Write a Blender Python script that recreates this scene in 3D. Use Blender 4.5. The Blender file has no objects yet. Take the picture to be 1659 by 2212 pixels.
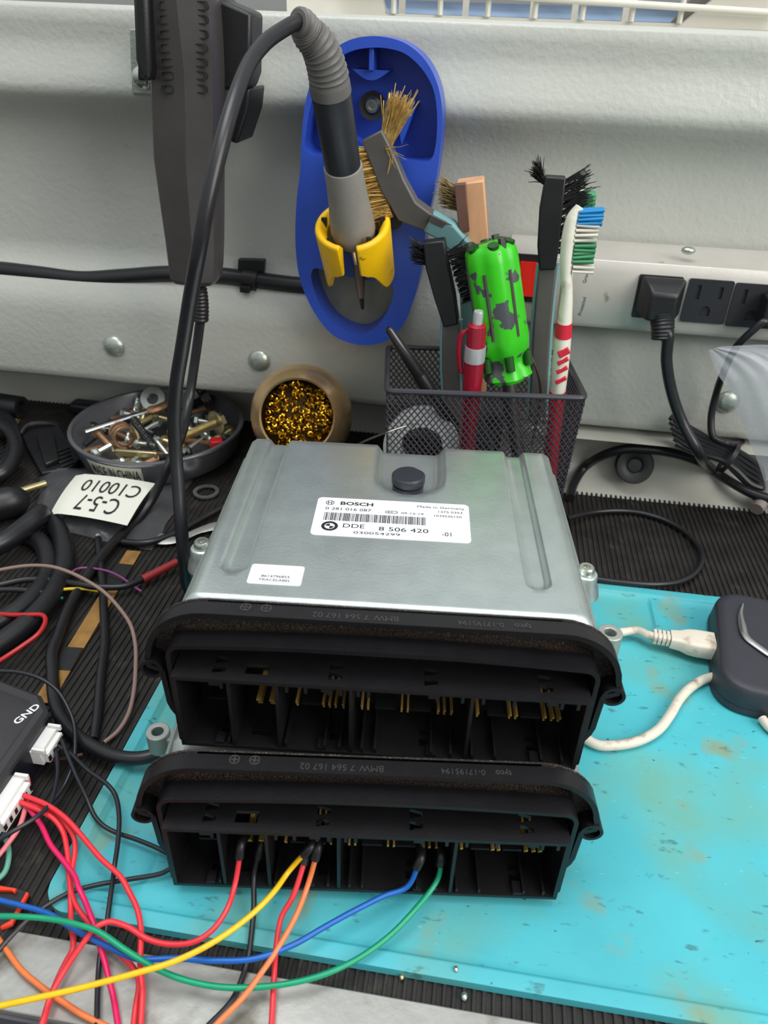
import bpy, math, random
import numpy as np
from mathutils import Matrix, Vector
random.seed(7); RNG = np.random.default_rng(7)
C = bpy.context.scene.collection
SC = bpy.context.scene
S = 0.001                                   # everything below is measured in millimetres

# ------------------------------------------------------------------ camera, world, lights, exposure
FPX, CX, CY = 1622.0, 829.5, 1106.0
CAM = np.array([0., 0., 280.])
RIGHT = np.array([0.98859589, 0.14749324, 0.03039599])
UP = np.array([-0.10555335, 0.53470194, 0.83842252])
FWD = np.array([-0.10740886, 0.83206945, -0.54417255])
cam = bpy.data.cameras.new('camera'); camo = bpy.data.objects.new('camera', cam); C.objects.link(camo)
cam.sensor_fit = 'VERTICAL'; cam.sensor_height = 36.0; cam.lens = 36.0 * FPX / 2212.0
cam.clip_start = 0.01; cam.clip_end = 50
cam.dof.use_dof = True; cam.dof.focus_distance = 0.345; cam.dof.aperture_fstop = 18
m = Matrix.Identity(4)
for i in range(3):
    m[i][0], m[i][1], m[i][2], m[i][3] = RIGHT[i], UP[i], -FWD[i], CAM[i] * S
camo.matrix_world = m
SC.camera = camo
SC.view_settings.view_transform = 'Standard'
SC.view_settings.look = 'None'
SC.view_settings.exposure = 0.12
SC.view_settings.gamma = 1.0
try: SC.view_settings.use_curve_mapping = False
except Exception: pass
W = bpy.data.worlds.new('daylight'); SC.world = W; W.use_nodes = True
wn = W.node_tree.nodes; wl = W.node_tree.links
bg = wn['Background']
tc = wn.new('ShaderNodeTexCoord'); sx = wn.new('ShaderNodeSeparateXYZ'); cr = wn.new('ShaderNodeValToRGB')
mr = wn.new('ShaderNodeMapRange'); mr.inputs[1].default_value = -1; mr.inputs[2].default_value = 1
wl.new(tc.outputs['Generated'], sx.inputs[0]); wl.new(sx.outputs['Z'], mr.inputs[0]); wl.new(mr.outputs[0], cr.inputs[0])
e = cr.color_ramp.elements
e[0].position = 0.35; e[0].color = (0.08, 0.08, 0.08, 1)
e[1].position = 0.95; e[1].color = (0.95, 0.99, 1.02, 1)
k = e.new(0.52); k.color = (0.36, 0.37, 0.36, 1)
k = e.new(0.70); k.color = (0.86, 0.90, 0.92, 1)
wl.new(cr.outputs[0], bg.inputs[0]); bg.inputs[1].default_value = 0.68

def area(name, loc, target, size, power, color):
    l = bpy.data.lights.new(name, 'AREA'); l.shape = 'RECTANGLE'; l.size = size[0]; l.size_y = size[1]
    l.energy = power; l.color = color
    o = bpy.data.objects.new(name, l); C.objects.link(o); o.location = loc
    o.rotation_euler = (Vector(target) - Vector(loc)).to_track_quat('-Z', 'Y').to_euler()
    return o
# the van's open side door (right, in front) and the roof hatch daylight
area('door_daylight', (1.10, -0.35, 0.95), (0.05, 0.35, 0.05), (0.9, 1.1), 19.0, (1.0, 0.97, 0.93))
area('hatch_daylight', (-0.15, 0.15, 1.45), (-0.05, 0.40, 0.0), (0.9, 0.5), 9.5, (0.95, 0.98, 1.0))

# ------------------------------------------------------------------ pixel helpers: a photograph pixel met with a plane of the place
def _ray(x, y): return (x - CX) * RIGHT - (y - CY) * UP + FPX * FWD
def pz(x, y, z=0.):
    d = _ray(x, y); return CAM + (z - CAM[2]) / d[2] * d
def py(x, y, Y):
    d = _ray(x, y); return CAM + Y / d[1] * d
def pd(x, y, depth): return CAM + depth / FPX * _ray(x, y)
A = lambda *a: np.array(a, float)

# ------------------------------------------------------------------ materials
MATS = {}
def mat(name, col, rough=0.5, metal=0.0, var=0.0, vscale=200., bump=0.0, bscale=800., spec=0.5, alpha=1.0, trans=0.0,
        col2=None, mask=(0.5, 0.6), mscale=60., emit=None, coat=0.0, stretch=None, rvar=0.0):
    if name in MATS: return MATS[name]
    M = bpy.data.materials.new(name); M.use_nodes = True
    N = M.node_tree.nodes; L = M.node_tree.links; b = N['Principled BSDF']
    b.inputs['Base Color'].default_value = (*col, 1); b.inputs['Roughness'].default_value = rough
    b.inputs['Metallic'].default_value = metal; b.inputs['Specular IOR Level'].default_value = spec
    b.inputs['Alpha'].default_value = alpha; b.inputs['Transmission Weight'].default_value = trans
    b.inputs['Coat Weight'].default_value = coat
    t = N.new('ShaderNodeTexCoord'); src = t.outputs['Object']
    if stretch:
        mp = N.new('ShaderNodeMapping'); mp.inputs['Scale'].default_value = stretch; L.new(src, mp.inputs[0]); src = mp.outputs[0]
    cur = None
    if var:
        n = N.new('ShaderNodeTexNoise'); n.inputs['Scale'].default_value = vscale; n.inputs['Detail'].default_value = 4; L.new(src, n.inputs['Vector'])
        r = N.new('ShaderNodeValToRGB'); L.new(n.outputs['Fac'], r.inputs[0])
        r.color_ramp.elements[0].position = 0.3; r.color_ramp.elements[1].position = 0.7
        r.color_ramp.elements[0].color = (*[c * (1 - var) for c in col], 1); r.color_ramp.elements[1].color = (*[min(1, c * (1 + var)) for c in col], 1)
        cur = r.outputs[0]
    if col2 is not None:
        n = N.new('ShaderNodeTexNoise'); n.inputs['Scale'].default_value = mscale; n.inputs['Detail'].default_value = 5; L.new(t.outputs['Object'], n.inputs['Vector'])
        r = N.new('ShaderNodeMapRange'); r.inputs[1].default_value = mask[0]; r.inputs[2].default_value = mask[1]; L.new(n.outputs['Fac'], r.inputs[0])
        x = N.new('ShaderNodeMixRGB'); L.new(r.outputs[0], x.inputs[0]); x.inputs[2].default_value = (*col2, 1)
        if cur: L.new(cur, x.inputs[1])
        else: x.inputs[1].default_value = (*col, 1)
        cur = x.outputs[0]
    if cur: L.new(cur, b.inputs['Base Color'])
    if rvar:
        n = N.new('ShaderNodeTexNoise'); n.inputs['Scale'].default_value = vscale * 0.6; n.inputs['Detail'].default_value = 3; L.new(src, n.inputs['Vector'])
        r = N.new('ShaderNodeMapRange'); r.inputs[3].default_value = max(0, rough - rvar); r.inputs[4].default_value = min(1, rough + rvar); L.new(n.outputs['Fac'], r.inputs[0])
        L.new(r.outputs[0], b.inputs['Roughness'])
    if bump:
        n = N.new('ShaderNodeTexNoise'); n.inputs['Scale'].default_value = bscale; n.inputs['Detail'].default_value = 3; L.new(src, n.inputs['Vector'])
        bp = N.new('ShaderNodeBump'); bp.inputs['Strength'].default_value = bump; bp.inputs['Distance'].default_value = 0.0006
        L.new(n.outputs['Fac'], bp.inputs['Height']); L.new(bp.outputs[0], b.inputs['Normal'])
    if emit:
        b.inputs['Emission Color'].default_value = (*emit[0], 1); b.inputs['Emission Strength'].default_value = emit[1]
    MATS[name] = M
    return M
def rgb(r, g, b):                            # sRGB 0..255 to linear
    f = lambda c: (c / 255 / 12.92) if c / 255 <= 0.04045 else ((c / 255 + 0.055) / 1.055) ** 2.4
    return (f(r), f(g), f(b))

# ------------------------------------------------------------------ mesh building
def unit(v): v = np.asarray(v, float); return v / (np.linalg.norm(v) + 1e-12)
def axes(d, hint=(0, 0, 1)):
    d = unit(d); h = np.asarray(hint, float)
    if abs(d @ unit(h)) > 0.97: h = A(0, 1, 0) if abs(d[1]) < 0.9 else A(1, 0, 0)
    a = unit(np.cross(h, d)); b = np.cross(d, a); return a, b, d
def spline(pts, k=8, closed=False):
    P = [np.asarray(p, float) for p in pts]
    if len(P) < 3: return P
    if closed: Q = [P[-1]] + P + [P[0], P[1]]
    else: Q = [2 * P[0] - P[1]] + P + [2 * P[-1] - P[-2]]
    out = []
    for i in range(1, len(Q) - 2):
        p0, p1, p2, p3 = Q[i - 1:i + 3]
        t0 = 0; t1 = t0 + max(np.linalg.norm(p1 - p0), 1e-6) ** .5; t2 = t1 + max(np.linalg.norm(p2 - p1), 1e-6) ** .5; t3 = t2 + max(np.linalg.norm(p3 - p2), 1e-6) ** .5
        for j in range(k):
            t = t1 + (t2 - t1) * j / k
            a1 = (t1 - t) / (t1 - t0) * p0 + (t - t0) / (t1 - t0) * p1; a2 = (t2 - t) / (t2 - t1) * p1 + (t - t1) / (t2 - t1) * p2; a3 = (t3 - t) / (t3 - t2) * p2 + (t - t2) / (t3 - t2) * p3
            b1 = (t2 - t) / (t2 - t0) * a1 + (t - t0) / (t2 - t0) * a2; b2 = (t3 - t) / (t3 - t1) * a2 + (t - t1) / (t3 - t1) * a3
            out.append((t2 - t) / (t2 - t1) * b1 + (t - t1) / (t2 - t1) * b2)
    if not closed: out.append(P[-1])
    return out
def rrect(x0, y0, x1, y1, r, n=5):
    if not hasattr(r, '__len__'): r = [r] * 4          # corners: (x1,y1) (x0,y1) (x0,y0) (x1,y0)
    out = []
    for (cx, cy, a0, q) in ((x1, y1, 0, r[0]), (x0, y1, 90, r[1]), (x0, y0, 180, r[2]), (x1, y0, 270, r[3])):
        sx_ = -1 if cx == x1 else 1; sy_ = -1 if cy == y1 else 1
        for i in range(n + 1):
            a = math.radians(a0 + 90 * i / n); out.append((cx + sx_ * q + q * math.cos(a), cy + sy_ * q + q * math.sin(a)))
    return out
def circle(cx, cy, r, n=20): return [(cx + r * math.cos(2 * math.pi * i / n), cy + r * math.sin(2 * math.pi * i / n)) for i in range(n)]
def inset(poly, d):                          # counter-clockwise polygon moved inwards by d
    P = np.array(poly, float); n = len(P); out = []
    for i in range(n):
        e1 = unit(P[i] - P[i - 1]); e2 = unit(P[(i + 1) % n] - P[i])
        n1 = A(-e1[1], e1[0]); n2 = A(-e2[1], e2[0]); b = n1 + n2; b = b / max(b @ n1, 0.35) if np.linalg.norm(b) > 1e-6 else n1
        out.append(tuple(P[i] + b * d))
    return out
def _curve_mesh(cd):
    o = bpy.data.objects.new('tmp', cd)
    me = bpy.data.meshes.new_from_object(o)
    vs = [tuple(v.co) for v in me.vertices]; fs = [tuple(p.vertices) for p in me.polygons]
    bpy.data.objects.remove(o); bpy.data.curves.remove(cd); bpy.data.meshes.remove(me)
    return vs, fs
ROOT = {}
class MB:
    def __init__(s): s.V = []; s.F = []
    def add(s, vs, fs):
        k = len(s.V); s.V.extend([np.asarray(v, float) for v in vs]); s.F.extend([tuple(i + k for i in f) for f in fs]); return s
    def box(s, c, sz, R=None, taper=1.0):
        x, y, z = [q / 2 for q in sz]; vs = []
        for dz in (-1, 1):
            t = taper if dz > 0 else 1
            for a, b in ((-1, -1), (1, -1), (1, 1), (-1, 1)): vs.append(A(a * x * t, b * y * t, dz * z))
        if R is not None: vs = [R @ v for v in vs]
        return s.add([v + np.asarray(c, float) for v in vs], [(3, 2, 1, 0), (4, 5, 6, 7), (0, 1, 5, 4), (1, 2, 6, 5), (2, 3, 7, 6), (3, 0, 4, 7)])
    def bx(s, x0, x1, y0, y1, z0, z1): return s.box(((x0 + x1) / 2, (y0 + y1) / 2, (z0 + z1) / 2), (x1 - x0, y1 - y0, z1 - z0))
    def tube(s, pts, r, n=8, caps=True, closed=False, flat=None, hint=(0, 0, 1)):
        P = [np.asarray(p, float) for p in pts]; m = len(P); vs = []; fs = []
        R = r if hasattr(r, '__len__') else [r] * m
        a = None
        for i in range(m):
            if closed: t = P[(i + 1) % m] - P[i - 1]
            else: t = P[min(i + 1, m - 1)] - P[max(i - 1, 0)]
            t = unit(t)
            if a is None: a = axes(t, hint)[0]
            a = unit(a - (a @ t) * t); b = np.cross(t, a)
            for j in range(n):
                q = 2 * math.pi * j / n; vs.append(P[i] + R[i] * (math.cos(q) * a + math.sin(q) * b * (flat or 1)))
        for i in range(m if closed else m - 1):
            i2 = (i + 1) % m
            for j in range(n): fs.append((i * n + j, i * n + (j + 1) % n, i2 * n + (j + 1) % n, i2 * n + j))
        if caps and not closed: fs.append(tuple(reversed(range(n)))); fs.append(tuple((m - 1) * n + j for j in range(n)))
        return s.add(vs, fs)
    def cyl(s, p0, p1, r0, r1=None, n=20): return s.tube([p0, p1], [r0, r0 if r1 is None else r1], n)
    def lathe(s, prof, o=(0, 0, 0), axis=(0, 0, 1), n=32, a0=0, a1=360, mod=None, hint=(0, 0, 1), cap=True):
        a, b, d = axes(axis, hint); o = np.asarray(o, float); vs = []; fs = []; full = abs(a1 - a0) >= 360
        m = n if full else n + 1
        for r, h in prof:
            for j in range(m):
                q = math.radians(a0 + (a1 - a0) * j / n); rr = r * (mod(q, h) if mod else 1)
                vs.append(o + d * h + rr * (math.cos(q) * a + math.sin(q) * b))
        for i in range(len(prof) - 1):
            for j in range(n): fs.append((i * m + j, i * m + (j + 1) % m, (i + 1) * m + (j + 1) % m, (i + 1) * m + j))
        if full and cap:
            if prof[0][0] > 1e-6: fs.append(tuple(reversed(range(m))))
            if prof[-1][0] > 1e-6: fs.append(tuple((len(prof) - 1) * m + j for j in range(m)))
        return s.add(vs, fs)
    def ring(s, prof, o, axis, n=32, mod=None):      # closed profile
        return s.lathe(list(prof) + [prof[0]], o, axis, n, mod=mod) if False else s._ring(prof, o, axis, n)
    def _ring(s, prof, o, axis, n):
        a, b, d = axes(axis); o = np.asarray(o, float); vs = []; fs = []; m = len(prof)
        for j in range(n):
            q = 2 * math.pi * j / n; e_ = math.cos(q) * a + math.sin(q) * b
            for r, h in prof: vs.append(o + d * h + r * e_)
        for j in range(n):
            for i in range(m): fs.append((j * m + i, ((j + 1) % n) * m + i, ((j + 1) % n) * m + (i + 1) % m, j * m + (i + 1) % m))
        return s.add(vs, fs)
    def ball(s, c, r, n=16, m=10, sc=(1, 1, 1)):
        vs = []; fs = []; c = np.asarray(c, float)
        for i in range(m + 1):
            t = math.pi * i / m
            for j in range(n):
                q = 2 * math.pi * j / n; vs.append(c + r * A(sc[0] * math.sin(t) * math.cos(q), sc[1] * math.sin(t) * math.sin(q), sc[2] * math.cos(t)))
        for i in range(m):
            for j in range(n): fs.append((i * n + j, (i + 1) * n + j, (i + 1) * n + (j + 1) % n, i * n + (j + 1) % n))
        return s.add(vs, fs)
    def prism(s, poly, o, ax, ay, depth):            # polygon in the plane o + x*ax + y*ay, pushed along the vector depth
        o = np.asarray(o, float); ax = np.asarray(ax, float); ay = np.asarray(ay, float); d = np.asarray(depth, float); n = len(poly)
        vs = [o + x * ax + y * ay for x, y in poly] + [o + x * ax + y * ay + d for x, y in poly]
        fs = [tuple(reversed(range(n))), tuple(range(n, 2 * n))] + [(i, (i + 1) % n, n + (i + 1) % n, n + i) for i in range(n)]
        return s.add(vs, fs)
    def plate(s, outer, holes, o, ax, ay, thick):    # filled outline with holes, thick along ax x ay
        cd = bpy.data.curves.new('tmp', 'CURVE'); cd.dimensions = '2D'; cd.fill_mode = 'BOTH'; cd.extrude = thick / 2
        for poly in [outer] + list(holes):
            sp = cd.splines.new('POLY'); sp.points.add(len(poly) - 1); sp.use_cyclic_u = True
            for q, (x, y) in zip(sp.points, poly): q.co = (x, y, 0, 1)
        vs, fs = _curve_mesh(cd); o = np.asarray(o, float); ax = np.asarray(ax, float); ay = np.asarray(ay, float); az = np.cross(ax, ay)
        return s.add([o + x * ax + y * ay + (z + thick / 2) * az for x, y, z in vs], fs)
    def text(s, body, size, o, ax, ay, align='LEFT', depth=0.03, bold=0.0, sx=1.0):
        cd = bpy.data.curves.new('tmp', 'FONT'); cd.body = body; cd.size = size; cd.align_x = align; cd.extrude = depth; cd.offset = bold; cd.resolution_u = 3
        vs, fs = _curve_mesh(cd); o = np.asarray(o, float); ax = np.asarray(ax, float); ay = np.asarray(ay, float); az = np.cross(ax, ay)
        return s.add([o + x * sx * ax + y * ay + (z + depth) * az for x, y, z in vs], fs)
    def grid(s, P):                                   # P: (n, m, 3)
        n, m_ = P.shape[:2]
        fs = [(i * m_ + j, (i + 1) * m_ + j, (i + 1) * m_ + j + 1, i * m_ + j + 1) for i in range(n - 1) for j in range(m_ - 1)]
        return s.add(P.reshape(-1, 3), fs)
    def loft(s, rings, caps=True, closed=True):
        n = len(rings[0]); vs = [q for r in rings for q in r]; fs = []
        for i in range(len(rings) - 1):
            for j in range(n if closed else n - 1): fs.append((i * n + j, i * n + (j + 1) % n, (i + 1) * n + (j + 1) % n, (i + 1) * n + j))
        if caps: fs += [tuple(reversed(range(n))), tuple((len(rings) - 1) * n + j for j in range(n))]
        return s.add(vs, fs)
    def build(s, name, material, parent=None, local=False, smooth=40, bevel=0.0, label=None, fix=True, subsurf=0, solid=0.0):
        V = np.array(s.V, float).reshape(-1, 3)
        loc = None
        if parent is not None:
            M = ROOT[parent.name]
            if not local:
                Mi = np.linalg.inv(M); V = V @ Mi[:3, :3].T + Mi[:3, 3]
        else:
            M = np.eye(4); loc = A((V[:, 0].min() + V[:, 0].max()) / 2, (V[:, 1].min() + V[:, 1].max()) / 2, V[:, 2].min()); V = V - loc
            M[:3, 3] = loc
        me = bpy.data.meshes.new(name); me.from_pydata([tuple(v * S) for v in V], [], s.F); me.update()
        if fix:
            import bmesh
            bm = bmesh.new(); bm.from_mesh(me); bmesh.ops.recalc_face_normals(bm, faces=bm.faces); bm.to_mesh(me); bm.free()
        if smooth:
            me.shade_smooth()
            if smooth < 180: me.set_sharp_from_angle(angle=math.radians(smooth))
        me.materials.append(material)
        o = bpy.data.objects.new(name, me); C.objects.link(o)
        if parent is not None: o.parent = parent
        else: o.location = loc * S
        ROOT[o.name] = M
        if subsurf: md = o.modifiers.new('sub', 'SUBSURF'); md.levels = md.render_levels = subsurf
        if solid: md = o.modifiers.new('solid', 'SOLIDIFY'); md.thickness = solid * S
        if bevel:
            md = o.modifiers.new('edge', 'BEVEL'); md.width = bevel * S; md.segments = 2; md.limit_method = 'ANGLE'; md.angle_limit = math.radians(40)
            md.harden_normals = False
        if label: o['label'] = label
        return o
def thing(name, label, cat, loc=(0, 0, 0), rz=0.0, group=None):
    o = bpy.data.objects.new(name, None); C.objects.link(o); o.empty_display_size = 0.01
    o.location = [q * S for q in loc]; o.rotation_euler = (0, 0, rz)
    M = np.eye(4); c_, s_ = math.cos(rz), math.sin(rz); M[:2, :2] = [[c_, -s_], [s_, c_]]; M[:3, 3] = loc
    ROOT[o.name] = M
    return tag(o, label, cat, group)
def tag(o, label, cat, group=None):
    o['label'] = label; o['category'] = cat
    if group: o['group'] = group
    return o
def struct(o): o['kind'] = 'structure'; return o
def dup(root, loc, rz, label, group=None):
    r = root.copy(); C.objects.link(r); r.location = [q * S for q in loc]; r.rotation_euler = (0, 0, rz); r['label'] = label
    if group: r['group'] = group
    M = np.eye(4); c_, s_ = math.cos(rz), math.sin(rz); M[:2, :2] = [[c_, -s_], [s_, c_]]; M[:3, 3] = loc
    ROOT[r.name] = M
    for ch in list(root.children):
        c = ch.copy(); C.objects.link(c); c.parent = r; ROOT[c.name] = M
        for g in list(ch.children):
            d = g.copy(); C.objects.link(d); d.parent = c; ROOT[d.name] = M
    return r
# ------------------------------------------------------------------ the setting: van wall, window ledge, bench
M_wall = mat('painted_steel', rgb(180, 182, 174), 0.34, 0, 0.035, 18, 0.6, 300, 0.45, col2=rgb(140, 138, 122), mask=(0.70, 0.78), mscale=55)
M_cove = mat('cove_plastic', rgb(178, 178, 168), 0.35)
M_alu = mat('scuffed_aluminium', rgb(172, 172, 166), 0.42, 0.55, 0.14, 35, 0.15, 300, col2=rgb(118, 114, 104), mask=(0.56, 0.70), mscale=45, rvar=0.12)
M_rubber = mat('ribbed_rubber', rgb(38, 36, 34), 0.62, 0, 0.35, 60, 0.2, 900, 0.35, col2=rgb(60, 55, 47), mask=(0.60, 0.72), mscale=90)
M_bench = mat('bench_front', rgb(82, 80, 86), 0.6)
M_mint = mat('teal_silicone', rgb(74, 178, 189), 0.44, 0, 0.07, 22, 0.14, 240, 0.4, rvar=0.08)
def stain(M, col, scale, lo, hi, stretch=None, amount=1.0, detail=5, rot=0.0, off=0.0):   # one more layer of marks over a base colour
    N = M.node_tree.nodes; L = M.node_tree.links; b = N['Principled BSDF']
    t = N.new('ShaderNodeTexCoord'); mp = N.new('ShaderNodeMapping'); mp.inputs['Scale'].default_value = stretch or (1, 1, 1); mp.inputs['Rotation'].default_value = (0, 0, rot); mp.inputs['Location'].default_value = (off, off, 0)
    L.new(t.outputs['Object'], mp.inputs[0]); n = N.new('ShaderNodeTexNoise'); n.inputs['Scale'].default_value = scale; n.inputs['Detail'].default_value = detail; L.new(mp.outputs[0], n.inputs['Vector'])
    r = N.new('ShaderNodeMapRange'); r.inputs[1].default_value = lo; r.inputs[2].default_value = hi; r.inputs[4].default_value = amount; L.new(n.outputs['Fac'], r.inputs[0])
    x = N.new('ShaderNodeMixRGB'); L.new(r.outputs[0], x.inputs[0]); x.inputs[2].default_value = (*col, 1)
    k_ = b.inputs['Base Color']
    if k_.is_linked: L.new(k_.links[0].from_socket, x.inputs[1])
    else: x.inputs[1].default_value = k_.default_value
    L.new(x.outputs[0], k_)
stain(M_mint, rgb(112, 158, 128), 16, 0.46, 0.70, amount=0.75)
stain(M_mint, rgb(138, 140, 92), 34, 0.60, 0.74, amount=0.8, off=.3)
stain(M_mint, rgb(60, 110, 116), 130, 0.64, 0.72, (1.0, 2.2, 1), 0.7, rot=.6, off=.7)
stain(M_mint, rgb(34, 60, 66), 170, 0.715, 0.75, (1.0, 2.6, 1), 0.85, rot=-.5, off=1.3)
stain(M_mint, rgb(150, 212, 214), 210, 0.70, 0.76, (1.0, 3.0, 1), 0.6, rot=.9, off=2.1)

prof = [(640, 278), (502, 278), (498.5, 277), (497, 275), (497, 268), (497.4, 261), (497, 257), (495, 250), (492, 243), (490, 237), (489.8, 233), (491.5, 229.5), (496, 225), (501, 220), (505, 214.5), (506.6, 208), (507, 200), (507, 146), (505.5, 138), (501, 131), (494, 123), (488.5, 116), (486, 109), (485, 102), (485, 58), (486, 53), (489, 50.5), (500, 49), (516, 46), (534, 40), (541, 33), (544, 22), (545, 0), (545, -4)]
lift = lambda x, z: z + float(np.interp(z, [195, 222], [0, 1])) * (7.6 - 0.0045 * (x + 350))
Wp = np.array([[(x, y, lift(x, z)) for y, z in prof] for x in (-700, -350, 0, 250, 520)], float)
vf = MB().bx(-1500, 900, -1600, 700, -760, -740); struct(vf.build('floor', mat('van_floor', rgb(70, 70, 72), 0.7)))
struct(MB().grid(Wp).build('wall_back', M_wall, smooth=50))
# rounded pale trim along the foot of the wall on the right
cv = [[A(x, 502 + 30 * math.cos(q) - 30, 22 + 24 * math.sin(q)) for q in np.linspace(-1.35, 1.45, 9)] + [A(x, 540, 47), A(x, 540, 0)] for x in (20, 130, 250, 420)]
struct(MB().loft(cv).build('trim_1', M_cove, smooth=50))

bench = thing('workbench', 'dark workbench top under the ribbed black rubber sheet', 'workbench', (0, 300, -24))
MB().bx(-700, 520, 101.5, 545, -24, -2.2).build('bench_board', M_bench, bench)
MB().bx(-700, 520, 99.5, 101.5, -60, -2.2).build('front_board', M_bench, bench)
strip = MB().bx(-700, 520, 100.7, 125.6, -2.2, 0.9).build('edging_strip', M_alu, bevel=0.5)
tag(strip, 'scuffed aluminium edging strip along the front of the bench', 'metal strip')
# ribbed rubber: one extruded profile, ribs run from the strip to the wall
pr = []; x = -560.
while x < 330:
    pr += [(x, -0.9), (x + 1.7, -0.9), (x + 2.0, 0.0), (x + 3.1, 0.0)]; x += 3.42
ys = [124.6, 200, 280, 360, 440, 544.5]
top = np.array([[(a, y, b) for y in ys] for a, b in pr])
rb = MB().grid(top)
rb.bx(-560, 330, 124.6, 544.5, -2.2, -1.2)
tag(rb.build('rubber_sheet', M_rubber, smooth=30), 'black ribbed rubber sheet covering the workbench top', 'rubber mat')

# ------------------------------------------------------------------ teal silicone work mat (heights on a grid)
MX0, MX1, MY0, MY1 = -140.5, 320.0, 133.0, 369.5
def breaks(a, b, step, marks):
    L = list(np.arange(a, b, step)) + [b]
    for m_ in marks: L += [m_ - 1.1, m_ - 0.4, m_, m_ + 0.4, m_ + 1.1]
    L = sorted(v for v in L if a <= v <= b); out = [L[0]]
    for v in L[1:]:
        if v - out[-1] > 0.25: out.append(v)
    if out[-1] != b: out[-1] = b
    return np.array(out)
gx = breaks(MX0, MX1, 5.0, (-135.2, -132, -105, -101, 60, 112, 118)); gy = breaks(MY0, MY1, 5.0, (138.8, 143, 150, 326, 331, 340, 363))
def sst(a, b, v): t = np.clip((v - a) / (b - a), 0, 1); return t * t * (3 - 2 * t)
def rbox(X, Y, x0, x1, y0, y1, r):           # signed distance inside a rounded rectangle
    qx = np.abs(X - (x0 + x1) / 2) - (x1 - x0) / 2 + r; qy = np.abs(Y - (y0 + y1) / 2) - (y1 - y0) / 2 + r
    return -(np.hypot(np.maximum(qx, 0), np.maximum(qy, 0)) + np.minimum(np.maximum(qx, qy), 0) - r)
X, Y = np.meshgrid(gx, gy, indexing='ij')
H = np.full_like(X, 4.6)
H -= 1.1 * sst(-0.4, 0.8, rbox(X, Y, -135.2, 400, 138.8, 363, 3))            # inside the rim
H -= 1.4 * sst(-0.4, 0.8, rbox(X, Y, -133.5, -105.5, 143.5, 340, 9))         # left tray
H -= 1.3 * sst(-0.4, 0.8, rbox(X, Y, -98, 111.5, 331, 362, 4))               # trays along the back
H -= 1.3 * sst(-0.4, 0.8, rbox(X, Y, 118.5, 330, 331, 362, 4))
d = rbox(X, Y, MX0, 420, MY0, MY1, 11)
mm_ = MB()
# keep the rounded corners: pull grid points outside the outline onto it
Xc, Yc = X.copy(), Y.copy()
for (cx, cy) in ((MX0 + 11, MY0 + 11), (MX0 + 11, MY1 - 11)):
    for i in range(X.shape[0]):
        for j in range(X.shape[1]):
            if (X[i, j] < cx) and ((Y[i, j] < cy) if cy < 200 else (Y[i, j] > cy)):
                v = A(X[i, j] - cx, Y[i, j] - cy); mx = max(abs(v[0]), abs(v[1])); l = np.linalg.norm(v)
                if l > 1e-6: v = v * mx / l; Xc[i, j], Yc[i, j] = cx + v[0], cy + v[1]
H = H - 0.5 * (1 - sst(0, 1.0, np.minimum(np.minimum(X - MX0, MX1 - X), np.minimum(Y - MY0, MY1 - Y))))
mm_.grid(np.stack([Xc, Yc, H], -1))
n_, k_ = X.shape
edge = [(i, 0) for i in range(n_)] + [(n_ - 1, j) for j in range(1, k_)] + [(i, k_ - 1) for i in range(n_ - 2, -1, -1)] + [(0, j) for j in range(k_ - 2, 0, -1)]
loop = [A(Xc[i, j], Yc[i, j], H[i, j]) for i, j in edge]
mm_.loft([loop, [q * A(1, 1, 0) + A(0, 0, 0.02) for q in loop]], caps=False)
tag(mm_.build('work_mat', M_mint, smooth=60, fix=True), 'stained teal silicone work mat under the stacked control units', 'mat')
# ruler ticks moulded in the mat and burn marks are part of its look
# ------------------------------------------------------------------ engine control units
M_cast = mat('cast_aluminium', rgb(200, 210, 207), 0.33, 0.85, 0.06, 90, 0.10, 700, rvar=0.06)
M_base = mat('cast_base', rgb(168, 172, 166), 0.5, 0.7, 0.1, 90, 0.2, 500)
M_blk = mat('black_nylon', rgb(23, 22, 24), 0.38, 0, 0.15, 120, 0.12, 1500, 0.36)
M_dust = mat('dusty_nylon', rgb(38, 35, 33), 0.6, 0, 0.2, 120, 0.2, 1500, 0.4, col2=rgb(120, 102, 86), mask=(0.55, 0.72), mscale=1500)
M_collar = mat('collar_nylon', rgb(21, 20, 22), 0.32, 0, 0.15, 120, 0.12, 1500, 0.36)
def settle(M, col, y0, y1, scale=800):      # grit lying in the trough behind the collar (a stain with its own place on the part)
    N = M.node_tree.nodes; L = M.node_tree.links; b = N['Principled BSDF']
    t = N.new('ShaderNodeTexCoord'); sp = N.new('ShaderNodeSeparateXYZ'); L.new(t.outputs['Object'], sp.inputs[0])
    r = N.new('ShaderNodeMapRange'); r.inputs[1].default_value = y0 * S; r.inputs[2].default_value = y1 * S; L.new(sp.outputs['Y'], r.inputs[0])
    n = N.new('ShaderNodeTexNoise'); n.inputs['Scale'].default_value = scale; n.inputs['Detail'].default_value = 4; L.new(t.outputs['Object'], n.inputs['Vector'])
    r2 = N.new('ShaderNodeMapRange'); r2.inputs[1].default_value = .42; r2.inputs[2].default_value = .68; L.new(n.outputs['Fac'], r2.inputs[0])
    ml = N.new('ShaderNodeMath'); ml.operation = 'MULTIPLY'; L.new(r.outputs[0], ml.inputs[0]); L.new(r2.outputs[0], ml.inputs[1])
    x = N.new('ShaderNodeMixRGB'); L.new(ml.outputs[0], x.inputs[0]); x.inputs[2].default_value = (*col, 1)
    k_ = b.inputs['Base Color']; L.new(k_.links[0].from_socket, x.inputs[1]); L.new(x.outputs[0], k_)
settle(M_collar, rgb(128, 110, 94), 11.6, 15.6, 2200)
M_emb = mat('embossed_nylon', rgb(58, 56, 56), 0.45)
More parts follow.
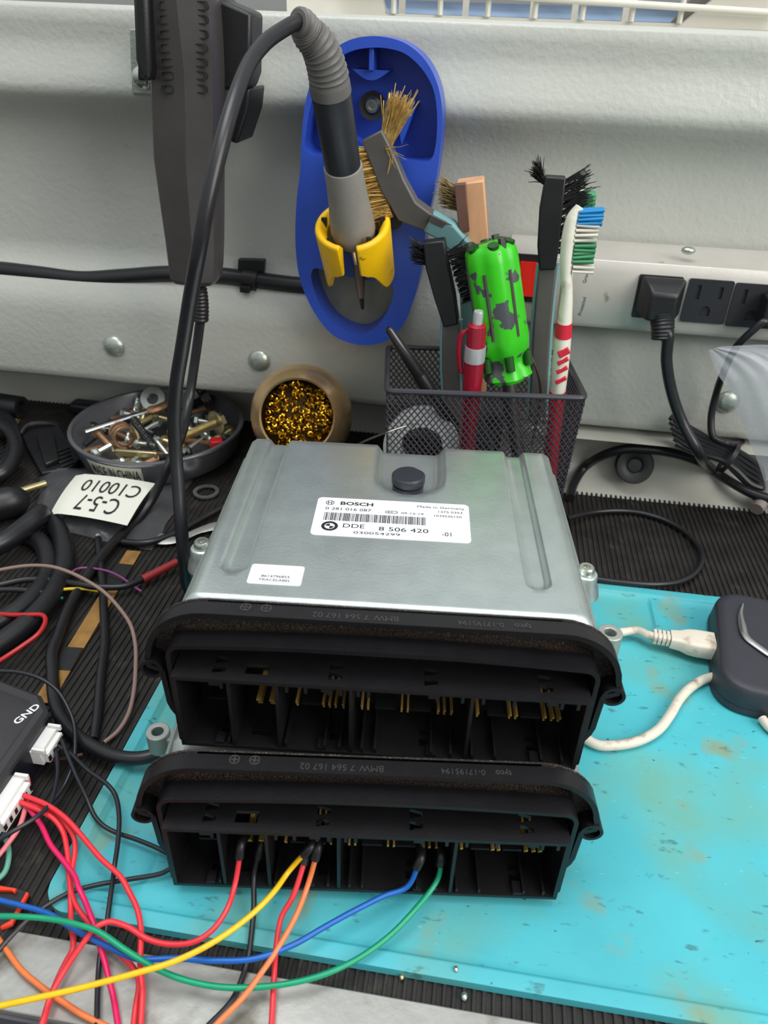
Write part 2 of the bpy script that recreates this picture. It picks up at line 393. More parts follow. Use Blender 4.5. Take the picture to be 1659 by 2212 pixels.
M_gold = mat('gold_pin', rgb(226, 186, 96), 0.42, 0.7)
M_steel = mat('zinc_screw', rgb(190, 195, 185), 0.3, 0.9)
M_cap = mat('vent_plug', rgb(40, 42, 50), 0.4)
M_lab = mat('label_paper', rgb(226, 228, 230), 0.35)
M_ink = mat('label_ink', rgb(28, 28, 34), 0.5)
VX, VY, VZ = A(1, 0, 0), A(0, 1, 0), A(0, 0, 1)

def arc(cx, cz, r, a0, a1, n=8): return [(cx + r * math.cos(math.radians(a0 + (a1 - a0) * i / n)), cz + r * math.sin(math.radians(a0 + (a1 - a0) * i / n))) for i in range(n + 1)]
# flange outline in (u, z), counter-clockwise
FL = ([(12, -2.4), (130, -2.4)] + arc(133, 14, 16.5, -82, 4, 7) + [(150, 27)] + [(154.5, 29)] + [(154.5, 34)] + arc(131.5, 33, 22.6, 6, 90, 9)
      + arc(11, 33, 22.6, 90, 174, 9) + [(-12, 34), (-12, 29), (-7.5, 27)] + arc(9.5, 14, 16.5, 176, 262, 7))
BOXU = 142.5
DIV = [19.4, 36.0, 61.5, 102.8]

def tri_pair(u, v): return [[(u - 2.3, v), (u + 2.4, v + 1.0), (u + 2.4, v + 2.6), (u - 2.3, v + 3.8)], [(u - 2.3, v + 4.8), (u + 2.4, v + 5.8), (u + 2.4, v + 7.4), (u - 2.3, v + 8.6)]]

def make_ecu():
    R = thing('engine_control_unit', 'upper aluminium engine control unit with printed label, stacked on another unit', 'control unit', tuple(UPPER), 0.095, 'stacked engine control units')
    # --- lid as a height field
    us = breaks(-10, 154, 2.0, (8, 16.5, 124, 132.5, 60, 95, -9, -6, 150, 153, -3, 147)); vs = breaks(20.5, 165, 3.0, (26, 32, 45.5, 157, 160, 164))
    U, V = np.meshgrid(us, vs, indexing='ij')
    dd = rbox(U, V, -10, 154, 10, 165, 10)
    Z = 17 + 15.0 * sst(0, 1.8, dd) + 2.0 * sst(3.0, 4.0, dd) + 8.5 * sst(4.0, 7.4, dd) + 3.5 * sst(6.4, 11.5, dd)
    Z = Z - 7.0 * (1 - sst(23.5, 31.5, V)) * sst(30, 44, Z)
    Z = Z - 1.0 * sst(20.5, 21.5, V) * (1 - sst(27, 28, V)) * sst(12, 13.5, U) * (1 - sst(128, 129.5, U))
    chan = lambda x0, x1: sst(-0.6, 1.9, rbox(U, V, x0, x1, 45, 190, 4.6))
    Z = Z - 3.0 * chan(7.2, 17.0) * sst(20, 46, Z) - 3.0 * chan(124, 133.4) * sst(20, 46, Z)
    rec = np.maximum(rbox(U, V, 60.5, 95, 108.5, 220, 17.0), 0)
    Z = Z - 4.4 * sst(0, 4.0, rec) * sst(15, 46, Z)
    MB().grid(np.stack([U, V, Z], -1)).build('lid', M_cast, R, True, 180)
    # --- lower casting, with mounting ears
    b = MB()
    poly = rrect(-10, 25, 154, 165, [10, 10, 4, 4])
    b.prism([(u, v) for u, v in inset(poly, 3)], (0, 0, -2.5), VX, VY, A(0, 0, 6)); b.prism(poly, (0, 0, 3), VX, VY, A(0, 0, 14.8))
    for q in range(7): b.bx(8 + q * 20, 10 + q * 20, 30, 156, -2.5, 0)
    b.build('base_casting', M_base, R, True, 40, bevel=0.6)
    for s_, u, v, zt in ((-1, -17.6, 53, 22), (1, 160.0, 48, 24)):
        e_ = MB()._ring([(2.4, 12), (4.9, 12), (4.9, zt), (2.4, zt)], (u, v, 0), VZ, 24)
        e_.bx(min(u - s_ * 4.0, u - s_ * 10), max(u - s_ * 4.0, u - s_ * 10), v - 3, v + 3, 10, 20)
        e_.build('mounting_ear', M_base, R, True, 40, bevel=0.4)
    for s_, u, v in ((-1, -9.3, 78), (1, 153.4, 75)):
        e_ = MB().lathe([(7.5, 21), (6.6, 25), (5.4, 28), (5.1, 31.8), (4.6, 32.5)], (u - s_ * 0.0, v, 0), VZ, 24); e_.bx(min(u, u - s_ * 9), max(u, u - s_ * 9), v - 4, v + 4, 21, 31)
        lug = e_.build('screw_lug', M_cast, R, True, 40, bevel=0.6)
        sc = MB().lathe([(3.4, 32.5), (3.6, 33.4), (3.3, 35.0), (2.7, 35.6), (1.5, 35.6), (1.3, 34.2), (0, 34.2)], (u, v, 0), VZ, 18)
        sc.build('torx_screw', M_steel, lug, True, 40)
    # --- vent plug
    p = MB().lathe([(6.6, 41), (7.2, 41.6), (7.2, 44.6), (6.4, 44.8), (6.4, 45.8), (7.7, 46.0), (7.7, 49.2), (7.0, 49.9), (0, 50.0)], (77.2, 119, 0), VZ, 40, mod=lambda q, h: min(1.0, 0.93 / max(abs(math.cos(q - 0.9)), 0.01)) if h > 45.9 and math.cos(q - 0.9) > 0 else 1.0)
    p.build('vent_plug', M_cap, R, True, 40)
    # --- black header
    fl = MB().plate(FL, [rrect(.8, .7, BOXU - .8, 33.8, .4)], (0, 17.2, 0), VX, VZ, 1.8)
    fl.build('flange', M_dust, R, True, 40)
    ring = MB().plate(FL, [inset(FL, 2.0)], (0, 16.4, 0), VX, VZ, 7.2)
    ring.build('flange_rim', M_blk, R, True, 50, bevel=0.35)
    col = [(u, z + 2.6 * (1 - ((u - 71.3) / 73.6) ** 2) * (z > 40)) for u, z in rrect(-2.2, -2.3, 144.8, 44.8, [5, 5, 1, 1])]
    k5 = [i for i, q in enumerate(col) if q[1] > 40 and q[0] > 100][-1]
    col = col[:k5 + 1] + [(u, 44.8 + 2.6 * (1 - ((u - 71.3) / 73.6) ** 2)) for u in range(132, 8, -8)] + col[k5 + 1:]
    MB().plate(col, [inset(col, 1.6)], (0, 16, 0), VX, VZ, 12).build('collar', M_collar, R, True, 50, bevel=0.3)
    for u in (-10, 152.4):
        k_ = MB()._ring([(3.0, 0), (4.2, 0), (4.2, 9), (3.0, 9)], (u, 8.6, 28.5), VY, 20); k_.cyl((u, 13, 28.5), (u, 16.4, 28.5), 4.1, n=20)
        k_.build('locking_boss', M_blk, R, True, 40)
    # box
    holes = sum([tri_pair(u, 3.0) for u in (15.5, 55.6, 88.6, 127.7)], []) + [[(24.5, 3.6), (32.7, 3.6), (32.7, 8.2), (24.5, 8.2)]]
    hb = MB().plate(rrect(0, 0, BOXU, 19, 0.1, 1), holes, (0, 0, 33), VX, VY, 1.5)
    hb.plate(rrect(0, 0, BOXU, 24, 0.1, 1), [[(u, v + 2) for u, v in h_] for h_ in holes], (0, 0, 0), VX, VY, 1.4)
    hb.bx(0, 1.6, 0, 24, 1.4, 33); hb.bx(BOXU - 1.6, BOXU, 0, 24, 1.4, 33)
    hb.bx(0, BOXU, 23, 24.5, 0, 33)
    hb.build('connector_housing', M_blk, R, True, 30, bevel=0.2)
    for u in DIV: MB().bx(u - 0.6, u + 0.6, 0.2, 23, 1.4, 33).build('divider', M_blk, R, True, 30)
    # guide ribs on floor and roof
    def rib(*q): MB().bx(*q).build('guide_rib', M_blk, R, True, 0)
    for u in (17.5, 38, 52, 57.5, 65.5, 70.2, 90.5, 97.5, 105.2, 113.5, 130, 137.3): rib(u - 0.45, u + 0.45, 0.4, 23, 1.4, 4.0)
    for u in (15, 52, 91.5, 128.7): rib(u - 2.6, u + 0.6, 0.3, 5, 1.4, 2.8)
    for u in (17, 39.5, 46, 54, 58, 64, 67.5, 91, 99.5, 106.5, 117, 133, 138.5): rib(u - 0.55, u + 0.55, 0.4, 6, 29.8, 33)
    for u in (15, 53.5, 90, 130): rib(u - 2.2, u + 1.6, 0.3, 5, 31.2, 33)
    for a, b_ in ((9, 15.5), (43, 50), (69.5, 77), (82, 89.5), (110, 117), (122, 129)): MB().bx(a, b_, 9.5, 23, 14.6, 15.6).build('pin_shelf', M_blk, R, True, 0)
    for u, w in ((27.5, 1.8), (32.2, 1.8), (41.2, .7), (50.8, .7), (53, .7), (55.2, .7), (58, .7), (64.8, .7), (67, .7), (79.2, .7), (81.4, .7), (92.4, .7), (94.6, .7), (97.2, .7), (104.3, .7), (106.6, .7), (118.2, .7), (120.4, .7), (130.6, .7), (133.4, .7), (135.8, .7)):
        MB().bx(u - w / 2, u + w / 2, 8.6, 23, 16.0, 16.9).bx(u - w / 2, u + w / 2, 10.6, 23, 12.6, 13.5).build('pin', M_gold, R, True, 0)
    # embossed writing on the rim, to be read from behind
    t = MB()
    w = dict(ax=A(-1, 0, 0), ay=A(0, -1, 0))
    t.text('7 564 167 02', 3.6, (66.5, 12.9, 55.62), align='LEFT', depth=0.12, **w)
    t.text('BMW', 3.6, (76.5, 12.9, 55.62), depth=0.12, **w)
    t.text('0-17195194', 3.2, (111.5, 12.9, 55.62), depth=0.12, **w)
    t.text('tyco', 3.2, (120.5, 12.9, 55.62), depth=0.12, bold=0.05, **w)
    for u in (24.5, 31.5):
        t._ring([(1.5, 0), (1.9, 0), (1.9, .24), (1.5, .24)], (u, 13.4, 55.62), VZ, 20)
        t.box((u, 13.4, 55.72), (2.6, 0.5, 0.24)); t.box((u, 13.4, 55.72), (0.5, 2.6, 0.24))
    t.build('embossed_lettering', M_emb, R, True, 0)
    return R
def logo_roundel(t, c, r, z, ink):
    t._ring([(r * 0.62, 0), (r, 0), (r, .05), (r * 0.62, .05)], (c[0], c[1], z), VZ, 32)
    for a0 in (90, 270): t.prism([(0, 0)] + arc(0, 0, r * 0.5, a0, a0 + 90, 6), (c[0], c[1], z), VX, VY, A(0, 0, .05))
def ecu_labels(R):
    l1 = MB().prism(rrect(38, 72, 104.2, 101.2, 2.2), (0, 0, 45.98), VX, VY, A(0, 0, 0.16)).build('printed_label', M_lab, R, True, 30, label='white printed label with barcode')
    z = 46.15; t = MB(); T = lambda s, h, x, y, **k: t.text(s, h * 1.38, (x, y, z), VX, VY, depth=0.02, **k)
    t._ring([(1.55, 0), (1.85, 0), (1.85, .05), (1.55, .05)], (43.6, 97.0, z), VZ, 28)
    t.box((42.9, 97, z), (.35, 2.4, .06)); t.box((44.3, 97, z), (.35, 2.4, .06)); t.box((43.6, 97, z), (1.4, .35, .06))
    T('BOSCH', 2.6, 48.0, 95.8, bold=0.10, sx=1.25)
    T('0 281 016 087', 2.1, 42.0, 91.4, sx=1.18)
    T('Made in Germany', 1.6, 81.5, 96.9, sx=1.3); T('1375 0353', 1.5, 90.4, 93.6, sx=1.25)
    T('09-12-19', 1.5, 74.8, 91.0, sx=1.3); T('1039S36150', 1.5, 88.6, 90.3, sx=1.2)
    t.plate(rrect(68.0, 91.0, 73.4, 92.9, .9), [rrect(68.3, 91.3, 73.1, 92.6, .6)], (0, 0, z), VX, VY, .05); T('B10', 1.0, 69.0, 91.5)
    rr = random.Random(3); x = 42.2
    while x < 85.6:
        w = rr.choice((.22, .22, .44)); t.bx(x, x + w, 83.2, 89.2, z, z + .05); x += w + rr.choice((.24, .24, .46))
    logo_roundel(t, (45.4, 78.9), 3.5, z, None)
    T('DDE', 3.0, 50.6, 78.4, sx=1.15); T('8 506 420', 3.0, 65.8, 77.5, sx=1.25); T('-01', 3.0, 92.2, 76.0, sx=0.85)
    T('030054299', 1.8, 55.6, 74.3, sx=1.75)
    t.build('label_print', M_ink, l1, True, 0)
    l2 = MB().prism(rrect(18.8, 38.2, 39.2, 50.2, 1.2), (0, 0, 45.98), VX, VY, A(0, 0, 0.16)).build('trace_label', M_lab, R, True, 30, label='small white label with a serial number')
    t = MB(); t.text('8614796855', 1.9, (29.0, 42.4, z), VX, VY, 'CENTER', 0.02, sx=1.15); t.text('TRACELABEL', 1.9, (29.0, 40.2, z), VX, VY, 'CENTER', 0.02, sx=1.1)
    t.build('label_print', M_ink, l2, True, 0)
UPPER = A(-93.2, 171.4, 57.8); LOWER = A(-92.8, 146.8, 9.0)
ecu = make_ecu()
ecu2 = dup(ecu, tuple(LOWER), 0.1265, 'lower engine control unit on the teal mat with coloured wires in its connector')
for c_ in [c_ for c_ in ecu2.children if c_.name.startswith('mounting_ear')][1:]: bpy.data.objects.remove(c_)      # the lower unit has lost its right ear
for c_ in [c_ for c_ in ecu2.children if c_.name.startswith('vent_plug')]: bpy.data.objects.remove(c_)
[c_ for c_ in ecu.children if c_.name.startswith('mounting_ear')][0].location = (0.006, 0.004, -0.006)
ecu_labels(ecu)
# ------------------------------------------------------------------ ventilation grille on the window ledge
M_white = mat('cream_plastic', rgb(216, 212, 200), 0.4, 0, 0.04, 40)
M_slat = mat('blue_grey_slat', rgb(150, 175, 205), 0.4)
M_black = mat('black_plastic', rgb(26, 26, 28), 0.42, 0, 0.15, 120, 0.1, 900)
M_char = mat('charcoal_handle', rgb(70, 67, 66), 0.34, 0, 0.10, 60, 0.08, 900, rvar=0.1)
M_groove_shade = mat('groove_shade', rgb(34, 33, 33), 0.5)  # dark tone painted for the shade inside grooves and slots
M_chrome = mat('bright_steel', rgb(205, 208, 206), 0.22, 1.0)
M_cable = mat('black_cable', rgb(28, 28, 31), 0.36, 0, 0.12, 200)
M_boltz = mat('galvanised_bolt', rgb(178, 186, 176), 0.33, 0.7, 0.08, 300, 0.3, 700)
vent = thing('air_vent', 'cream air vent grille standing on the window ledge above the wall', 'air vent', py(1150, 20, 560) * A(1, 1, 0) + A(0, 0, 285))
def vz(px_, z, Y): q = py(px_, 40, Y); return (q[0], z)
o3 = lambda Y: A(0, Y, 0)
hx = [py(p_, 30, 560)[0] for p_ in (835, 1478, 1640, 760)]
MB().plate([vz(622, 284, 560), vz(1900, 284, 560), vz(1900, 352, 560), vz(622, 352, 560)], [[(hx[0], 286), (hx[1], 286), (hx[2] + 30, 347), (hx[3], 347)]], o3(566), VX, VZ, 8).build('vent_frame', M_white, vent, bevel=1.2)
for z in (296, 310.5, 326):
    MB().tube([A(hx[0] - 30, 553, z + 3.5), A(hx[2] + 10, 553, z - 3.5)], 2.0, 10).build('grille_bar', M_white, vent)
for p_ in (850, 950, 1053, 1155, 1258, 1365, 1470):
    q = py(p_, 35, 557); MB().tube([A(q[0], 557, 286), A(q[0], 556, 349)], 1.7, 8).build('grille_bar', M_white, vent)
for p_ in (868, 1005, 1150, 1240, 1350):
    q = py(p_, 35, 590); MB().bx(q[0] - 2, q[0] + 2, 588, 592, 284, 352).build('inner_post', M_white, vent)
for i in range(4):
    z = 290 + 15 * i
    R_ = np.array(Matrix.Rotation(0.5, 3, 'X')); MB().box((py(1150, 30, 600)[0], 604, z), (310, 16, 1.2), R_).build('louvre_slat', M_slat, vent)
MB().prism([(hx[1] - 6, 284), (hx[1] + 22, 284), (hx[2] + 34, 352), (hx[2] + 2, 352)], o3(575), VX, VZ, A(0, 3, 0)).build('side_rail', mat('grey_rail', rgb(120, 116, 108), 0.6), vent)
# ------------------------------------------------------------------ hot-air handle in its wall bracket
br = thing('tool_bracket', 'black two-armed wall bracket on a silver plate holding the grey handle', 'bracket', py(405, 190, 488))
def YP(pts, Y): return [py(x, y, Y) for x, y in pts]
def slab(px_pts, Y0, Y1, name, m_, parent, bev=0.8, **k):
    P0 = [py(x, y, Y0) for x, y in px_pts]
    return MB().prism([(p[0], p[2]) for p in P0], (0, Y0, 0), VX, VZ, A(0, Y1 - Y0, 0)).build(name, m_, parent, bevel=bev, **k)
slab([(278, 62), (545, 55), (548, 215), (285, 203)], 488, 490.5, 'mounting_plate', M_boltz, br)
slab([(283, -60), (316, -60), (325, 150), (322, 178), (304, 170), (291, 130)], 414, 446, 'left_arm', M_black, br, 3.0)
slab([(462, -60), (478, 0), (543, 28), (541, 160), (530, 192), (480, 196), (463, 180)], 440, 462, 'right_arm', M_black, br, 2.0)
slab([(495, 195), (540, 190), (535, 240), (512, 312), (494, 305)], 450, 480, 'lower_lip', M_black, br, 1.5)
slab([(296, 60), (520, 60), (520, 175), (296, 175)], 462, 488, 'bracket_block', M_black, br, 1.5)
p0 = py(307, 168, 486); MB().ball(p0, 6.5, sc=(1, .6, 1)).build('bracket_screw', M_chrome, br)
hd = thing('hot_air_handle', 'grey hot-air tool handle hanging upright in the black bracket', 'tool handle', py(425, 600, 432))
cen = [((392, -90), 19.5), ((392, 0), 19.5), ((400, 80), 19.2), ((407, 150), 18.6), ((410, 250), 18.6), ((410, 340), 18.4), ((416, 430), 17.4), ((422, 520), 16.2), ((424, 570), 15.4), ((424, 598), 14.5), ((424, 608), 12)]
rings = []
sec = [(0.22, -1.02), (0.90, -.66), (0.98, -.40), (1.0, -.1), (.95, .45), (.6, .85), (0, .95), (-.6, .85), (-.95, .45), (-1.0, -.1), (-.97, -.45), (-.84, -.72)]
for (x, y), r in cen:
    c_ = py(x, y, 435); rings.append([c_ + A(r * a, r * b * 0.9, 0) for a, b in sec])
MB().loft(rings).build('handle_shell', M_char, hd, smooth=22)
def shell_pt(px_, py_, ):                      # front face of the handle under a pixel, near enough
    return py(px_, py_, 435)
for i, y in enumerate((12, 42, 74, 104, 135, 163, 192)):
    for xa, w in ((362, 32 - i * 1.0), (432, 29)):
        yy = y + (4 if xa == 430 else 0)
        c_ = py(xa, yy, 420); cx_ = py(400 if yy < 90 else 408, yy, 435); dx = (c_[0] - cx_[0]) / 18.8 - .22
        Yf = 435 - 18.8 * 0.9 * (1.02 - (0.53 if dx > 0 else .28) * abs(dx)) - .3
        MB().plate(rrect(-w * .13, -1.9, w * .13, 1.9, 1.5, 4), [rrect(-w * .13 + .45, -1.45, w * .13 - .45, 1.45, 1.1, 4)], (c_[0], Yf + .5, c_[2]), VX, VZ, 1.0).build('groove_shade', M_groove_shade, hd)  # raised dark outline carries the shade of each recessed grip mark
q = spline(YP([(424, 604), (430, 630), (433, 660), (433, 692)], 437), 8)
MB().tube(q, [4.8 + 0.5 * (i % 2) for i in range(len(q))], 12).build('strain_relief', M_black, hd)
hc = spline([py(433, 690, 437), py(428, 730, 436), py(418, 800, 432), py(409, 860, 425), py(400, 910, 410), pz(386, 955, 60), pz(362, 1010, 34), pz(330, 1075, 14), pz(295, 1125, 6), pz(258, 1160, 5), pz(225, 1195, 5), pz(185, 1250, 4.5), pz(150, 1310, 4.5), pz(128, 1365, 4.5), pz(112, 1410, 4.5), pz(113, 1450, 4.5), pz(120, 1520, 5), pz(147, 1572, 6), pz(195, 1610, 7.5), pz(250, 1634, 8.5), pz(300, 1638, 9), pz(345, 1628, 9.5)], 6)
tag(MB().tube(hc, 3.1, 12).build('handle_cable', M_cable), 'thick black cable running from the grey handle past the bowl and under the control units', 'cable')

# ------------------------------------------------------------------ blue soldering iron holder
M_blue = mat('blue_plastic', rgb(46, 80, 184), 0.34, 0, 0.05, 60, 0.05, 500)
M_yel = mat('yellow_plastic', rgb(250, 196, 10), 0.4, 0, 0.03, 80, 0, 0, col2=rgb(120, 100, 30), mask=(0.66, 0.75), mscale=160)
M_tray = mat('tray_plate', rgb(140, 138, 118), 0.35, 0.3, 0.15, 60)
bh = thing('iron_holder', 'blue plastic soldering iron holder screwed to the wall', 'tool holder', py(790, 740, 475))
OUT = [(800, 78), (756, 86), (714, 112), (682, 152), (661, 215), (652, 290), (648, 370), (641, 430), (638, 520), (645, 590), (662, 642), (690, 692), (722, 726), (760, 742), (800, 745), (838, 735), (872, 700), (896, 640), (912, 570), (922, 480), (936, 420), (950, 330), (955, 240), (945, 182), (920, 132), (882, 97), (842, 82)]
IN1 = [(800, 103), (755, 112), (716, 138), (690, 175), (672, 225), (662, 280), (660, 318), (672, 333), (720, 336), (850, 345), (905, 350), (930, 345), (940, 320), (944, 245), (935, 190), (910, 147), (875, 116), (840, 105)]
IN2 = [(672, 596), (678, 580), (720, 590), (800, 606), (838, 606), (850, 625), (838, 670), (812, 706), (780, 722), (745, 714), (712, 690), (688, 652)]
HY = 462
to2 = lambda pts, Y=HY: [(p[0], p[2]) for p in YP(pts, Y)]
o_, i1, i2 = [[tuple(q[:]) for q in map(tuple, [(a[0], a[1]) for a in spline([A(x, z, 0) for x, z in to2(P_)], 4, closed=True)])] for P_ in (OUT, IN1, IN2)]
MB().plate(o_, [i1, i2], (0, 484, 0), VX, VZ, 22).build('holder_body', M_blue, bh, bevel=2.6, smooth=50)
MB().plate(inset(o_, -0.2) if False else o_, [], (0, 487, 0), VX, VZ, 3).build('back_panel', M_blue, bh)
tray = MB().plate([(x, z) for x, z in i2], [], (0, 483.6, 0), VX, VZ, 1.2); tray.build('drip_tray', M_tray, bh)
c0 = py(805, 228, 476)
rib = MB(); a_ = py(806, 100, 470); b_ = py(806, 152, 470)
rib.bx(a_[0] - 1.3, a_[0] + 1.3, 464, 484, b_[2], a_[2]); rib.build('stiffening_rib', M_blue, bh, bevel=.4)
for ang, rr, w in ((90, 20.5, 60), (200, 26, 50), (-20, 26, 50), (245, 27, 60)):
    P_ = arc(0, 0, rr, ang - w / 2, ang + w / 2, 10) + [(0.80 * rr * math.cos(math.radians(ang)), 0.80 * rr * math.sin(math.radians(ang)))] if False else None
    aa = [math.radians(ang - w / 2), math.radians(ang + w / 2)]
    p1 = A(rr * math.cos(aa[0]), rr * math.sin(aa[0])); p2 = A(rr * math.cos(aa[1]), rr * math.sin(aa[1])); nrm = unit(A(math.cos(math.radians(ang)), math.sin(math.radians(ang))))
    poly = [tuple(p1 + (p2 - p1) * t - nrm * (5.0 * math.sin(math.pi * t))) for t in np.linspace(0, 1, 11)]
    poly = poly[::-1] if False else poly
    MB().prism(poly, (c0[0], 468, c0[2]), VX, VZ, A(0, 16, 0)).build('lightening_web', M_blue, bh)
MB()._ring([(3.6, -1.5), (7.4, -1.5), (7.4, 2), (3.6, 1)], c0, (0, -1, 0), 28).build('rubber_washer', M_black, bh)
MB().lathe([(4.0, 0), (4.2, 2.2), (3.4, 3.2), (2.0, 3.2), (1.8, 2), (0, 2)], c0, (0, -1, 0), 24).build('fixing_bolt', M_chrome, bh)
MB().cyl(py(850, 472, 464), py(850, 472, 461.2), 6.2, 5.6, 24).build('port_shade', M_black, bh)  # solid black disc painted as the shade inside the port
# yellow insert that the iron stands in
ia = py(763, 497, 445); ib = py(714, 195, 406); idir = unit(ib - ia)        # axis of the iron, upwards
aX, aY, aZ = axes(idir, (0, 1, 0))
if aX[0] < 0: aX, aY = -aX, -aY
fr = unit(A(0, -1, 0) - (A(0, -1, 0) @ idir) * idir); sd = np.cross(idir, fr)
if sd[0] < 0: sd = -sd
yi = MB(); vs = []; n = 60
for k in range(n + 1):
    q = math.radians(14 + (346 - 14) * k / n); aq = min(q, 2 * math.pi - q)
    low = -19 - 15 * float(sst(math.radians(30), math.radians(62), aq)) * float(1 - sst(math.radians(95), math.radians(130), aq)) + 3 * float(1 - sst(math.radians(14), math.radians(30), aq))
    e_ = math.cos(q) * fr + math.sin(q) * sd
    vs.append([ia + e_ * 20.6 + idir * 5, ia + e_ * 21.9 + idir * 3.6, ia + e_ * 21.2 + idir * low, ia + e_ * 18.6 + idir * low, ia + e_ * 15.2 + idir * 0, ia + e_ * 18.4 + idir * 4.6])
yi.loft(vs, caps=True)
yi.build('yellow_insert', M_yel, bh, bevel=0.8, smooth=50, label='yellow insert with a slot in front')
for q in (40, 100, 150, 210, 260, 320):
    e_ = math.cos(math.radians(q)) * fr + math.sin(math.radians(q)) * sd
    MB().box(ia + e_ * 17.4 + idir * 2.5, (3, 3, 6)).build('grip_tab', M_black, bh)
# the iron
M_grip = mat('grey_rubber_grip', rgb(142, 138, 132), 0.6, 0, 0.06, 80, 0.25, 1200)
M_barrel = mat('black_barrel', rgb(40, 42, 48), 0.38, 0, 0.1, 100, 0.05, 900)
M_boot = mat('grey_boot', rgb(104, 102, 99), 0.5)
iron = thing('soldering_iron', 'soldering iron with grey grip and black barrel standing in the yellow insert', 'soldering iron', ia - idir * 40)
at = lambda h: ia + idir * h
L_ = np.linalg.norm(ib - ia)
MB().lathe([(10.5, -7), (12.4, -3), (13.0, 1), (12.6, 8), (11.4, 18), (10.6, 30), (10.4, 39), (10.2, 41.5), (9.4, 42)], ia, idir, 32).build('grip', M_grip, iron)
MB().lathe([(9.5, 30), (9.5, 31), (9.7, L_ + 1), (9.2, L_ + 2)], ia, idir, 32).build('barrel', M_barrel, iron)
bp = spline([at(L_ - 1), at(L_ + 10), at(L_ + 21) + A(-2, -1, 0), py(667, 74, 392), py(653, 52, 388), py(638, 46, 384)], 12)
bp = bp[:-4]
MB().tube(bp, [9.9 - 4.6 * min(1, i / len(bp)) ** 1.2 + (0.45 if (i % 3 == 0 and i > 6) else -0.25 if i > 6 else 0.2) for i in range(len(bp))], 20).build('strain_relief', M_boot, iron)
MB().lathe([(4.2, -8), (4.2, -22), (3.2, -26)], ia, idir, 16).build('collet', M_chrome, iron)
tipd = unit(py(784, 672, 462) - at(-22))
MB().tube([at(-20), at(-20) + tipd * 14, at(-20) + tipd * 26], [3.3, 3.2, 2.0], 12).build('heater_tube', mat('burnt_steel', rgb(150, 132, 120), 0.35, 0.8), iron)
MB().tube([at(-20) + tipd * 25, at(-20) + tipd * 34], [1.7, 1.0], 10).build('tip', M_black, iron)
ic = spline([bp[-6], bp[-1], pd(608, 66, 326), pd(575, 90, 320), pd(540, 134, 312), pd(505, 220, 302), pd(474, 330, 298), pd(448, 440, 300), pd(428, 550, 308), pd(410, 650, 322), pd(394, 750, 335), pd(381, 830, 346), pd(376, 900, 355), pd(379, 970, 362), pd(385, 1050, 366), pd(391, 1130, 368), pd(397, 1200, 374), pd(404, 1262, 388), pd(425, 1290, 405)], 8)
tag(MB().tube(ic, 3.25, 12).build('iron_cable', M_cable), 'black cable arching from the soldering iron down beside the control units', 'cable')

# ------------------------------------------------------------------ wall bolts, wall cable, clip
for i, (x, y, lb) in enumerate(((247, 748, 'domed wall bolt above the bowl of screws'), (561, 779, 'domed wall bolt above the brass ball'), (1571, 868, 'domed wall bolt beside the clear bag'))):
    c_ = py(x, y, 485); b_ = MB().lathe([(7.9, 0), (8.0, 0.8), (7.2, 2.2), (5.4, 3.7), (3, 4.6), (0, 4.9)], c_ + A(0, 0.6, 0), (0, -1, 0), 28)
    b_.build('tmp_head', M_boltz)
    o = bpy.data.objects['tmp_head']; o.name = 'wall_bolt'; tag(o, lb, 'bolt', 'domed wall bolts')
wc = spline([py(-60, 578, 499), py(0, 582, 499), py(90, 592, 499), py(180, 602, 499), py(270, 598, 499), py(360, 592, 499), py(480, 596, 499), py(560, 606, 499), py(640, 616, 499), py(720, 622, 499)], 6)
tag(MB().tube(wc, 5.6, 14).build('wall_cable', M_cable), 'thick black cable clipped along the wall behind the grey handle', 'cable')
cl = thing('cable_clip', 'square black cable clip on the wall beside the blue holder', 'cable clip', py(542, 620, 492))
slab([(514, 560), (571, 562), (569, 590), (513, 586)], 499, 504, 'clip_base', M_black, cl, .6)
c_ = py(542, 604, 499); MB().tube([c_ + A(-5, 0, 0.5), c_ + A(5, 0, -0.5)], 7.2, 16).build('clip_loop', M_black, cl)
slab([(517, 618), (540, 620), (538, 634), (518, 632)], 490, 496, 'clip_tail', M_black, cl, .4)

# ------------------------------------------------------------------ power strip
M_strip = mat('brushed_strip', rgb(186, 182, 174), 0.36, 0.25, 0.05, 60, 0.1, 500, col2=rgb(140, 128, 112), mask=(0.70, 0.76), mscale=70)
M_sock = mat('socket_black', rgb(36, 36, 40), 0.45)
M_print = mat('grey_print', rgb(84, 82, 80), 0.6)
ps = thing('power_strip', 'grey metal power strip with black sockets fixed along the wall', 'power strip', A(150, 468, 124))
X0 = py(1096, 600, 468)[0]; ZT, ZB = 167.0, 126.5
sl = lambda x: -0.012 * (x - 90)                                      # the strip hangs a touch down to the right
body = MB(); body.prism([(468, ZB), (466.5, ZB + 3), (466.5, ZT - 6), (470, ZT), (503, ZT + 4), (503, ZB)], (X0, 0, 0), VY, VZ, A(430 - X0, 0, 0))
body.build('strip_body', M_strip, ps, bevel=0.6)
FYS = 466.4
def sock(px0, px1, y0, y1, name='socket'):
    a_, b_ = py(px0, y0, FYS), py(px1, y1, FYS)
    return (a_[0] + b_[0]) / 2, (a_[2] + b_[2]) / 2
w_ = 26.5; sx_list = [sock(1366, 1471, 590, 692), sock(1480, 1572, 600, 700), sock(1570, 1680, 607, 712)]
sx_list.append((2 * sx_list[2][0] - sx_list[1][0], 2 * sx_list[2][1] - sx_list[1][1]))
